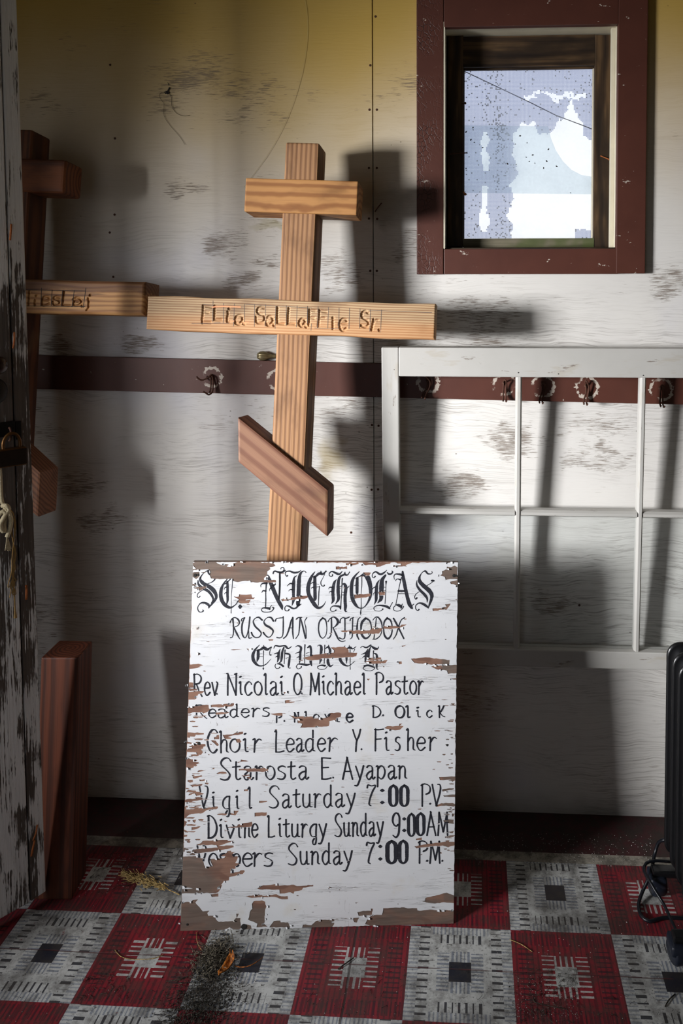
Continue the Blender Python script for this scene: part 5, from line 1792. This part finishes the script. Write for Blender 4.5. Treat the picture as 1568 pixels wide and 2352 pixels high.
def parse(o_, s__, txt):
    out = []
    for st_ in txt.split('|'):
        p = [tuple(float(v) for v in q.split(',')) for q in st_.split()]
        if p:
            out.append([(o_[0] + x / s__, o_[1] + y / s__, w_ / s__) for x, y, w_ in p])
    return out

BLACK1 = [(A_, '215,320,20 215,370,45 270,430,60 360,480,65 430,540,70 470,610,50 470,670,40 420,740,35 345,835,8|175,370,12 185,440,35 250,500,45 340,550,45 400,620,40 425,690,28 390,750,8|345,215,25 290,240,10 240,290,18 215,340,22|340,222,28 350,262,28 372,282,8|450,360,24 430,385,18 380,415,12 330,430,10|270,530,10 210,560,12 170,600,12 165,640,12 190,655,14 210,635,14|355,832,10 350,780,42 290,745,35 230,745,25 190,780,14 170,830,14 190,885,16 230,895,12 265,875,22 250,855,12'
  '|650,360,16 590,440,30 555,530,50 550,640,60 580,730,60 640,795,55 710,820,35 770,790,18 810,750,14 825,705,12|705,355,18 640,420,18 600,440,10|655,400,34 660,500,42 658,600,42 660,700,36 640,780,8|650,480,20 610,500,12 605,530,5|650,570,18 615,585,10 612,605,5|742,355,12 735,480,11 722,600,8 720,800,8 718,910,13|832,805,6 865,805,78 900,805,6'
  '|1300,300,12 1295,420,22 1285,560,16 1285,700,16 1280,820,18|1300,425,36 1240,425,25 1205,450,14 1205,490,6|1285,550,28 1240,545,20 1218,578,6|1315,290,20 1350,380,60 1390,480,66 1440,600,62 1490,710,60 1540,800,56 1555,862,8|1400,460,42 1440,440,20 1435,420,6|1380,490,30 1350,520,14 1345,552,6|1225,830,10 1270,825,25 1340,838,40 1350,862,8|1240,825,14 1212,855,14 1240,890,14 1320,895,12 1380,880,14 1415,830,22 1395,815,18|1345,845,16 1360,810,12 1385,780,8|1515,240,24 1515,400,28 1510,560,28 1505,680,16|1405,265,22 1415,235,24 1440,225,26 1500,242,30 1560,240,28 1600,215,22'),
 (B_, '0,240,28 40,242,24 75,220,18 88,190,16 70,165,16 40,172,14 32,195,12|140,300,28 125,308,14 105,270,12 120,235,20 180,225,25 250,250,35 320,240,25 365,210,8|15,255,22 15,500,26 0,690,20|300,295,8 255,330,25 245,400,50 240,500,52 240,600,46 240,700,45 215,792,6|445,245,14 420,222,12 380,235,25 345,290,45 330,400,62 325,550,64 320,700,66 315,780,50 372,762,5|330,770,40 285,825,25 230,835,28 170,800,28 120,795,14 98,830,14 110,870,14 150,875,16 168,855,24|235,430,32 180,430,20 135,472,6|230,530,26 190,525,16 160,552,6'
  '|595,230,8 545,300,36 500,400,56 480,500,62 490,600,60 540,700,66 600,790,60 650,825,45 700,810,30 745,765,14 768,715,6|535,325,10 600,310,30 660,265,42 720,270,36 755,245,22 772,225,26|690,215,5 690,260,38|755,265,8 720,340,8 690,400,14 695,450,14 730,475,14 745,455,22|590,320,50 590,450,54 592,570,54 592,680,50 570,700,10|580,405,25 535,420,12 525,440,5|580,485,20 540,495,12 532,515,5|665,470,14 655,600,16 648,790,12|620,435,8 660,437,8|620,485,10 660,480,10'
  '|880,285,24 870,310,14 830,300,14 828,260,16 870,230,22 930,255,34 990,275,30 1040,225,8|945,360,8 910,410,40 890,500,52 885,600,50 890,700,46 860,762,6|1060,285,30 1010,310,35 980,370,46 970,480,52 972,580,52 975,680,46 925,768,6|1085,235,6 1080,275,36 1120,288,24 1150,255,12 1158,240,18|1040,345,22 1035,400,18 1030,550,12 1020,700,14 1012,830,20|880,490,28 830,490,14 815,522,5|875,560,25 835,560,12 822,590,5|1035,440,10 1075,440,45 1095,500,56 1085,620,52 1085,720,52 1090,800,50 1085,860,34 1095,888,16 1118,880,12|1110,490,12 1140,485,14 1152,460,8|1000,480,12 1040,460,14|1030,570,10 1065,570,10|1030,615,10 1065,612,10|1010,845,20 1000,810,36 940,795,30 880,800,16 845,840,14 860,880,12 910,880,12 936,862,22'
  '|1320,228,10 1250,300,30 1205,380,50 1190,480,56 1190,590,56 1210,690,60 1260,780,45 1310,825,20 1370,828,14 1420,790,18 1470,710,32 1500,620,46 1500,500,62 1480,400,74 1440,310,76 1390,285,50 1340,300,20 1290,330,15 1250,350,10|1285,340,42 1280,450,50 1280,580,46|1275,440,14 1230,465,8|1358,290,13 1358,450,13 1348,590,9 1348,800,12 1340,890,16|1340,885,4 1340,905,26 1338,945,3'),
 (C_, '150,312,26 135,332,12 105,320,12 110,270,14 160,235,25 230,275,34 290,255,28 342,208,8|225,360,6 185,430,35 172,520,52 168,620,50 165,700,40 135,772,6|320,290,30 265,370,60 255,480,76 250,600,66 245,680,60 188,750,6|345,240,10 370,270,28 410,270,26 438,238,22 420,218,12|330,395,30 328,450,12 322,600,12 312,760,12|290,488,8 325,488,8|290,545,10 325,545,8|125,850,12 140,810,14 200,785,20 280,790,32 350,810,40 388,838,26|385,830,14 410,780,10 437,733,12|130,830,10 150,870,10 220,880,10 265,860,14 275,845,26|165,480,20 120,500,14 110,527,6|160,570,20 125,590,10 118,627,5'
  '|600,230,28 610,320,50 630,430,56 655,550,56 680,660,56 710,760,62 745,820,45 768,845,8|750,790,15 788,760,10|580,330,14 545,480,12 515,640,12 490,770,12|600,290,40 540,275,30 480,275,18 458,310,14 467,362,8|565,365,28 520,352,16 490,365,12 488,390,8|530,548,30 590,550,34 635,548,30|525,595,13 635,595,13|485,775,14 540,785,46 575,812,40 572,842,8|598,757,10 580,800,16|480,790,14 452,820,12 460,865,12 520,880,12 580,855,12 615,805,18 598,795,10'
  '|905,265,10 875,330,35 885,400,60 950,470,66 1030,540,72 1075,610,62 1070,680,46 1040,770,30 1018,838,6|835,372,6 832,450,30 880,530,42 950,600,46 1000,670,36 1000,742,6|900,270,10 935,235,14 975,225,32 1010,265,26 1060,270,14 1085,250,12 1075,225,8|990,465,12 1050,430,10 1085,405,14|1078,380,34 1108,382,34|870,560,12 820,600,12 795,650,12 815,685,14 833,662,26|1020,825,20 980,790,42 920,755,36 860,750,20 815,790,14 815,840,14 845,870,14 868,852,24')]
ROMAN = [(D_, '175,150,28 185,260,22 185,380,18 165,450,14 135,458,16|130,210,18 165,145,16 215,130,18 265,165,28 282,220,22 250,265,14 195,285,10|195,290,14 235,380,28 275,455,18 300,490,4|315,185,16 325,150,18 370,130,18|370,130,18 335,210,26 322,310,26 335,410,26 370,460,18 405,420,16 435,300,22 455,120,24|430,300,12 438,400,14 440,465,18 490,455,12|655,170,28 600,125,26 545,140,14 510,190,20 540,270,28 610,340,26 640,390,20 610,445,20 545,455,18 500,420,24 480,375,26|840,185,28 800,130,28 740,130,12 685,190,18 710,250,34 780,290,36 835,350,26 800,430,14 750,450,20 700,410,24 675,375,28'
  '|870,185,24 895,145,16 1000,130,18|1000,112,16 1000,280,22 990,420,16 950,460,16 895,455,20|1005,470,18 1055,420,20 1100,300,28 1130,180,22 1160,125,12|1155,130,28 1155,250,28 1155,360,24 1165,470,18|1095,300,15 1155,300,15|1215,155,26 1245,130,18 1305,125,14|1275,140,22 1265,290,20 1250,400,16 1205,472,13|1285,140,16 1320,280,26 1365,465,28|1375,465,14 1370,300,14 1350,200,12 1385,130,18'),
 (E_, '150,135,30 95,200,24 80,320,20 105,430,22 155,465,14 205,400,14 215,280,14 195,170,24 150,138,28|235,195,18 270,145,14 330,120,18 385,160,38 395,220,38 345,280,16 310,290,12|290,140,24 292,280,26 285,400,18 255,460,18 220,465,12|320,300,16 370,410,30 410,490,20 460,520,16 515,510,14|430,215,20 440,160,18 480,130,18 530,140,22 585,120,14|512,140,22 512,300,22 510,440,20 480,480,16 420,462,20|595,180,18 610,145,16 655,125,14|640,135,20 635,300,20 630,440,18 595,482,10|760,125,14 725,170,18 710,300,28 712,420,28 740,487,18|630,265,14 715,268,16'
  '|850,140,36 790,210,40 775,310,26 790,410,38 850,470,32 920,420,18 945,310,16 920,190,24 855,140,30|965,175,12 1010,125,14 1060,130,24 1105,200,24 1120,300,16 1095,410,14 1030,475,18 960,485,10|1025,140,16 1010,280,18 985,480,16|1205,135,32 1155,200,24 1145,310,20 1160,420,30 1215,475,32 1270,410,24 1285,290,18 1260,180,26 1205,138,30|1305,140,24 1350,220,30 1400,320,26 1475,472,24|1485,130,20 1430,175,16 1385,290,20 1350,410,18 1300,487,12')]
BLACK2 = [(D_, '615,575,6 545,650,30 505,740,50 515,830,52 570,900,36 640,920,20 720,890,14 800,805,6|555,665,12 620,655,30 680,625,50 740,650,45 810,605,8|680,578,4 683,620,30|810,610,8 780,690,12 780,740,12 798,740,22|590,670,46 588,780,46 565,862,6|678,670,14 676,800,10 674,940,10|674,945,4 674,960,26 674,987,3|610,725,8 660,720,6|610,768,8 670,770,8'
  '|845,635,8 870,590,20 940,600,28 1010,590,20 1040,600,36 1080,635,26 1140,600,8|950,640,8 925,720,40 920,800,38 900,867,6|1010,620,25 985,690,36 975,780,40 960,850,25 925,872,8|920,705,30 850,722,8|910,760,24 870,777,6|1030,660,22 1022,760,12 1015,890,12|1020,720,12 1060,720,30 1105,740,28 1100,820,34 1090,900,36 1085,950,14 1115,955,14|1040,800,10 1085,780,8|900,885,14 950,890,30 1000,925,32|880,890,12 865,920,12 885,960,12 925,960,12 945,940,22'
  '|1200,610,8 1240,590,18 1290,620,38 1280,700,36 1275,800,38 1265,880,10|1270,690,25 1195,717,6|1270,765,22 1215,787,6|1235,890,12 1300,890,30 1380,905,36 1440,890,12|1240,890,12 1215,930,14 1240,968,12 1290,950,14 1296,932,22|1355,575,22 1350,700,14 1350,880,12|1400,620,20 1440,600,36 1455,680,34 1450,780,36 1450,860,42 1467,925,12|1370,715,10 1430,700,8|1370,750,8 1430,755,8'),
 (E_, '60,600,8 90,580,14 125,610,42 120,720,42 115,820,38 95,890,8|183,580,16 178,740,12 172,880,14|190,640,12 240,610,30 270,680,40 240,760,30 235,860,46 270,925,32 320,898,8|245,573,5 245,610,30|65,930,12 120,910,24 185,915,36|70,920,12 65,955,10 120,978,12 190,965,10 220,930,14|515,590,12 460,660,30 435,740,40 440,830,46 500,900,36 570,920,16 630,880,10 675,838,8|555,630,20 600,622,42 640,640,20 697,602,8|583,577,4 583,620,25|675,640,10 650,700,6|540,690,30 538,780,38 538,882,8|595,650,14 597,800,12 597,985,10'
  '|765,625,8 800,600,14 860,620,24 935,580,24|950,600,25 1000,635,42 1050,632,20 1065,603,8|890,640,8 860,710,36 850,800,36 840,870,8|935,600,10 905,680,36 895,770,40|850,705,26 775,737,6|840,755,22 795,787,6|980,675,20 975,760,12 975,910,14|985,710,10 1030,740,32 1035,830,40 1030,920,30 1040,975,14 1060,975,10|830,920,28 900,910,32 980,940,26|840,920,20 810,960,12 850,993,10 930,1000,10 985,975,12 1003,940,16')]
for nm, grp in (('blackletter_heading', BLACK1), ('painted_line', ROMAN), ('blackletter_heading', BLACK2)):
    pen = Pen()
    for o_, txt in grp:
        for st_ in parse(o_, Z7, txt):
            pen.stroke(st_)
    pen.emit(nm)

def arc_(cx_, cy_, rx, ry_, a0=90, a1=450, n=12):
    return [(cx_ + rx * math.cos(math.radians(a0 + (a1 - a0) * i / n)), cy_ + ry_ * math.sin(math.radians(a0 + (a1 - a0) * i / n))) for i in range(n + 1)]
O_big = [arc_(.24, .5, .23, .5)]
G = {
 'R': (.52, [[(0, 0), (.01, .5), (0, 1)], [(-.03, .97), (.22, 1), (.41, .88), (.42, .7), (.3, .58), (.05, .53)], [(.14, .53), (.3, .22), (.5, -.04)]]),
 'e': (.37, [[(.03, .33), (.34, .36), (.33, .53), (.19, .62), (.06, .5), (.01, .26), (.09, .05), (.2, 0), (.36, .13)]]),
 'v': (.36, [[(0, .6), (.08, .3), (.17, 0)], [(.17, 0), (.32, .4), (.34, .56), (.28, .62)]]),
 'N': (.5, [[(-.04, 1), (.04, .97), (.02, .5), (.02, 0)], [(.04, .97), (.24, .5), (.44, 0)], [(.44, 0), (.45, .5), (.45, 1)], [(.38, .97), (.48, 1)]]),
 'i': (.16, [[(0, .57), (.06, .62), (.06, .3), (.08, .05), (.16, .03)], [(.05, .84), (.06, .87)]]),
 'c': (.36, [[(.34, .5), (.28, .6), (.16, .6), (.03, .42), (.03, .18), (.13, 0), (.22, 0), (.35, .12)]]),
 'o': (.4, [arc_(.2, .31, .19, .31)]),
 'l': (.17, [[(0, .93), (.07, 1), (.07, .5), (.08, .05), (.16, .05)]]),
 'a': (.42, [[(.04, .55), (.12, .62), (.26, .6), (.31, .48), (.3, .1), (.35, .0), (.42, .08)], [(.3, .38), (.14, .32), (.03, .18), (.06, .03), (.16, -.01), (.3, .14)]]),
 'O': (.48, O_big),
 'M': (.56, [[(-.02, 0), (.02, .5), (.03, 1)], [(.03, 1), (.15, .6), (.26, .15)], [(.26, .15), (.38, .6), (.47, 1)], [(.47, 1), (.47, .5), (.5, 0)]]),
 'h': (.4, [[(-.03, .96), (.04, 1), (.03, .5), (.03, 0)], [(.04, .42), (.14, .58), (.27, .58), (.31, .4), (.31, .08), (.4, .02)]]),
 'P': (.45, [[(0, 0), (.01, .5), (.01, 1)], [(-.05, .95), (.12, 1.02), (.34, .95), (.42, .78), (.36, .62), (.2, .55)]]),
 's': (.36, [[(.34, .58), (.2, .62), (.05, .55), (.06, .42), (.2, .34), (.33, .22), (.28, .05), (.14, 0), (0, .04)]]),
 't': (.32, [[(.12, .82), (.11, .4), (.12, .08), (.2, 0), (.3, .06)], [(-.03, .58), (.28, .62)]]),
 'r': (.3, [[(-.03, .58), (.04, .62), (.03, .3), (.02, 0)], [(.04, .38), (.14, .56), (.22, .61), (.3, .56)]]),
 'd': (.42, [[(.33, 1), (.33, .5), (.33, .1), (.42, .04)], [(.33, .52), (.2, .62), (.05, .48), (.02, .22), (.1, .02), (.2, 0), (.33, .16)]]),
 'D': (.5, [[(.02, 0), (.02, .5), (.02, 1)], [(-.03, .98), (.1, 1), (.33, .85), (.47, .5), (.4, .18), (.2, .01), (0, -.01)]]),
 'k': (.36, [[(-.02, .97), (.04, 1), (.04, .5), (.04, 0)], [(.27, .98), (.16, .6), (.05, .42)], [(.06, .42), (.2, .14), (.34, .04)]]),
 'C': (.5, [[(.46, .86), (.36, .98), (.22, .97), (.08, .78), (.01, .5), (.08, .18), (.22, .0), (.34, .02), (.44, .12)]]),
 'L': (.42, [[(-.03, .96), (.03, 1), (.02, .5), (.02, 0)], [(.02, .01), (.2, .0), (.38, .05)]]),
 'Y': (.46, [[(0, 1), (.1, .72), (.22, .48)], [(.42, 1), (.34, .72), (.22, .48), (.18, .2), (.17, 0)]]),
 'F': (.46, [[(.03, 1), (.02, .5), (.02, 0)], [(-.03, .98), (.2, .97), (.44, 1)], [(.02, .53), (.32, .55)]]),
 'S': (.5, [[(.48, .86), (.38, .99), (.22, 1), (.08, .88), (.06, .72), (.2, .55), (.36, .38), (.44, .22), (.36, .05), (.2, 0), (.02, .06)]]),
 'E': (.44, [[(.4, .97), (.2, .99), (.02, 1)], [(.02, 1), (.02, .5), (.02, 0)], [(.02, .53), (.3, .55)], [(.02, .0), (.2, .0), (.42, .05)]]),
 'A': (.52, [[(0, 0), (.1, .45), (.22, 1)], [(.2, 1.02), (.34, .5), (.48, 0)], [(.08, .36), (.4, .37)]]),
 'y': (.4, [[(0, .6), (.1, .32), (.2, .03)], [(.38, .62), (.3, .3), (.18, -.08), (.08, -.3), (-.04, -.3)]]),
 'p': (.42, [[(-.03, .58), (.04, .6), (.04, .2), (.03, -.36)], [(.04, .45), (.16, .6), (.3, .58), (.39, .36), (.33, .1), (.2, 0), (.04, .12)]]),
 'n': (.4, [[(-.03, .58), (.04, .6), (.04, .3), (.03, 0)], [(.04, .42), (.16, .58), (.27, .57), (.31, .4), (.31, .08), (.4, .02)]]),
 'V': (.5, [[(0, 1), (.1, .5), (.2, 0)], [(.2, 0), (.36, .5), (.42, .82), (.38, .98), (.28, 1)]]),
 'g': (.4, [[(.36, .6), (.2, .58), (.05, .42), (.03, .18), (.14, .02), (.3, .02)], [(.36, .6), (.34, .2), (.35, -.12), (.3, -.32), (.2, -.34), (.16, -.2), (.24, -.08)]]),
 'u': (.42, [[(0, .6), (.0, .3), (.04, .06), (.14, 0), (.24, .06), (.3, .2)], [(.3, .6), (.3, .3), (.32, .05), (.42, .03)]]),
 '7': (.46, [[(.02, .86), (.06, .99), (.24, .95), (.44, .96), (.3, .7), (.18, .4), (.12, .1), (.22, .02)]]),
 '9': (.42, [[(.36, .9), (.22, 1), (.08, .9), (.03, .68), (.1, .5), (.22, .45), (.3, .5)], [(.3, .98), (.37, .8), (.36, .4), (.32, .12), (.2, -.03), (.04, .06)]]),
 'x': (.36, [[(0, .6), (.15, .3), (.32, 0)], [(.32, .6), (.15, .3), (0, 0)]]),
 '-': (.2, [[(0, .35), (.2, .36)]]),
}
NIB = math.radians(32)
def nib(d, base):
    a = math.atan2(d[1], d[0])
    return base * (0.46 + 0.56 * abs(math.sin(a + NIB)))
def glyph(pen, ch, x0, x1, yb, cap, base):
    if ch == '.':
        pen.stroke([(x0, yb - 1.5, 1), ((x0 + x1) / 2, yb - 2.5, 5.2), (x1, yb - 2.5, 1)]); return
    if ch == ':':
        for fy in (.12, .72):
            y = yb - fy * cap
            pen.stroke([(x0 - 1, y, 1), ((x0 + x1) / 2, y, 8), (x1 + 1, y, 1)])
        return
    if ch == '0':
        w_ = x1 - x0
        c_ = [(.5, 1), (.14, .84), (.1, .5), (.14, .14), (.5, 0), (.86, .14), (.9, .5), (.86, .84), (.5, 1)]
        t_ = [4, 7.5, 8, 7.5, 4, 6.5, 7.5, 7.5, 5]
        pen.stroke([(x0 + a * w_, yb - b * cap, tt * w_ / 19) for (a, b), tt in zip(c_, t_)]); return
    w_, strokes = G[ch]
    k = (x1 - x0) / w_
    for s_ in strokes:
        P = [(x0 + x * k + rs.uniform(-.25, .25), yb - y * cap + rs.uniform(-.3, .3)) for x, y in s_]
        q = []
        for i, p in enumerate(P):
            a, b = P[max(i - 1, 0)], P[min(i + 1, len(P) - 1)]
            q.append((p[0], p[1], nib((b[0] - a[0], -(b[1] - a[1])), base)))
        if ch == 'i' and len(s_) == 2:
            q = [(P[0][0] - 1, P[0][1], 4.2), (P[1][0] + 1, P[1][1], 4.2)]
        pen.stroke(q)
def line(*items, cap=49, base=4.2):
    for it in items:
        pen = Pen()
        txt, x0, x1, y0 = it[:4]
        y1 = it[4] if len(it) > 4 else y0
        cp = it[5] if len(it) > 5 else cap
        bs = it[6] if len(it) > 6 else base
        adv = {'.': .06, ':': .12, '0': .42}
        ws = [G[c][0] if c in G else adv[c] for c in txt]
        sp_ = .115
        tot = sum(ws) + sp_ * (len(txt) - 1)
        k = (x1 - x0) / tot
        x = x0
        for c, w_ in zip(txt, ws):
            f = (x - x0) / max(1e-6, x1 - x0)
            glyph(pen, c, x, x + w_ * k, y0 + (y1 - y0) * f, cp, bs)
            x += (w_ + sp_) * k
        pen.emit('painted_word' if len(txt) > 1 else 'painted_letter')
line(('Rev', 446, 500, 1597, 1596), ('.', 497, 500, 1596), ('Nicolai', 522, 651, 1596), ('O', 674, 693, 1595), ('.', 691, 695, 1595), ('Michael', 713, 839, 1595), ('Pastor', 864, 972, 1594))
line(('R', 451, 476, 1649, 1649, 30), ('e', 479, 496, 1648, 1648, 32), ('a', 500, 523, 1648, 1648, 32), ('d', 528, 548, 1647, 1647, 30), ('e', 554, 572, 1647, 1647, 32), ('r', 580, 597, 1646, 1646, 32), ('s', 603, 619, 1645, 1645, 32),
     ('P', 635, 647, 1659, 1659, 20), ('.', 651, 655, 1658), ('N', 676, 686, 1658, 1658, 22), ('l', 700, 706, 1658, 1658, 24), ('o', 720, 733, 1654, 1654, 22), ('x', 746, 757, 1657, 1657, 28), ('i', 771, 779, 1658, 1658, 24), ('e', 795, 810, 1658, 1658, 32, 5),
     ('D', 856, 875, 1647, 1647, 26), ('.', 877, 882, 1645), ('O', 907, 929, 1648, 1648, 27, 5), ('l', 932, 942, 1648, 1648, 27, 4.6), ('i', 956, 965, 1647, 1647, 26), ('c', 979, 992, 1647, 1647, 26), ('k', 1007, 1022, 1647, 1647, 26), base=3.8)
line(('C', 476, 501, 1728, 1728, 53, 5), ('h', 506, 525, 1728), ('o', 528, 551, 1727), ('i', 559, 570, 1727), ('r', 583, 600, 1727), ('L', 633, 654, 1727), ('e', 657, 675, 1726), ('a', 680, 697, 1726), ('d', 701, 723, 1726), ('e', 729, 747, 1725), ('r', 755, 775, 1725),
     ('Y', 810, 829, 1725, 1725, 50), ('.', 828, 832, 1723), ('F', 861, 881, 1724, 1724, 50), ('i', 883, 893, 1724), ('s', 907, 919, 1723), ('h', 935, 953, 1723), ('e', 957, 976, 1723), ('r', 986, 1002, 1723))
line(('S', 505, 531, 1791, 1791, 50, 4.8), ('tarosta', 536, 708, 1790, 1789), ('E', 738, 761, 1789), ('.', 763, 767, 1788), ('Ayapan', 787, 934, 1789, 1788), base=4.4)
line(('V', 458, 481, 1854, 1854, 49), ('i', 488, 494, 1854, 1854, 40), ('g', 511, 529, 1858), ('i', 542, 549, 1858), ('l', 570, 578, 1857), ('Saturday', 617, 816, 1855, 1852, 50, 4.2), ('7', 842, 863, 1851, 1851, 49), (':', 873, 882, 1848, 1848, 46),
     ('00', 893, 938, 1851, 1851, 48), ('P', 969, 989, 1851, 1851, 50), ('.', 985, 990, 1848), ('V', 992, 1015, 1850, 1850, 49), base=4.2)
line(('D', 478, 499, 1924, 1924, 51, 5), ('i', 505, 512, 1924), ('v', 520, 538, 1924), ('i', 546, 553, 1924), ('n', 561, 575, 1923), ('e', 578, 592, 1922), ('L', 616, 632, 1922), ('iturgy', 640, 750, 1922), ('Sunday', 768, 880, 1921, 1919, 52),
     ('9', 900, 919, 1921, 1921, 54, 5), (':', 924, 932, 1912, 1912, 44), ('0', 936, 953, 1920, 1920, 52), ('0', 956, 975, 1918, 1918, 51), ('AM', 980, 1030, 1918, 1918, 53), base=4.3)
line(('V', 453, 477, 1989, 1989, 47), ('e', 479, 499, 1990), ('s', 504, 521, 1990), ('p', 533, 553, 1990), ('e', 557, 579, 1989), ('r', 583, 601, 1989), ('s', 607, 627, 1989), ('S', 661, 684, 1986, 1986, 49), ('unday', 690, 809, 1985, 1984),
     ('7', 841, 860, 1984, 1984, 50), (':', 869, 877, 1978, 1978, 48), ('0', 887, 911, 1982, 1982, 51), ('0', 915, 936, 1982, 1982, 52), ('P', 963, 983, 1982, 1982, 50), ('.', 977, 984, 1979), ('M', 988, 1012, 1982, 1982, 50), ('.', 1013, 1018, 1979), base=4.4)
# screw holes and the old bolt in the board
M_HOLE = plain('dark_hole', (0.012, 0.011, 0.010), 0.9)
for px, py, r_ in ((457, 1707, 0.0042), (1042, 1322, 0.004), (1048, 1322, 0.0028), (1027, 1711, 0.003), (448, 1321, 0.004), (455, 1320, 0.003), (430, 2123, 0.0025), (560, 2128, 0.007)):
    q = sp(px, py)
    bm = bmesh.new()
    bm_lathe(bm, [(r_, 0), (r_ * 0.8, 0.0004), (r_ * 0.2, 0.0006)], axis(Vector((q[0], -PT * 0.9, q[1])), (0, -1, 0)), 12)
    bm_out('screw_hole', bm, M_HOLE, sign, True)
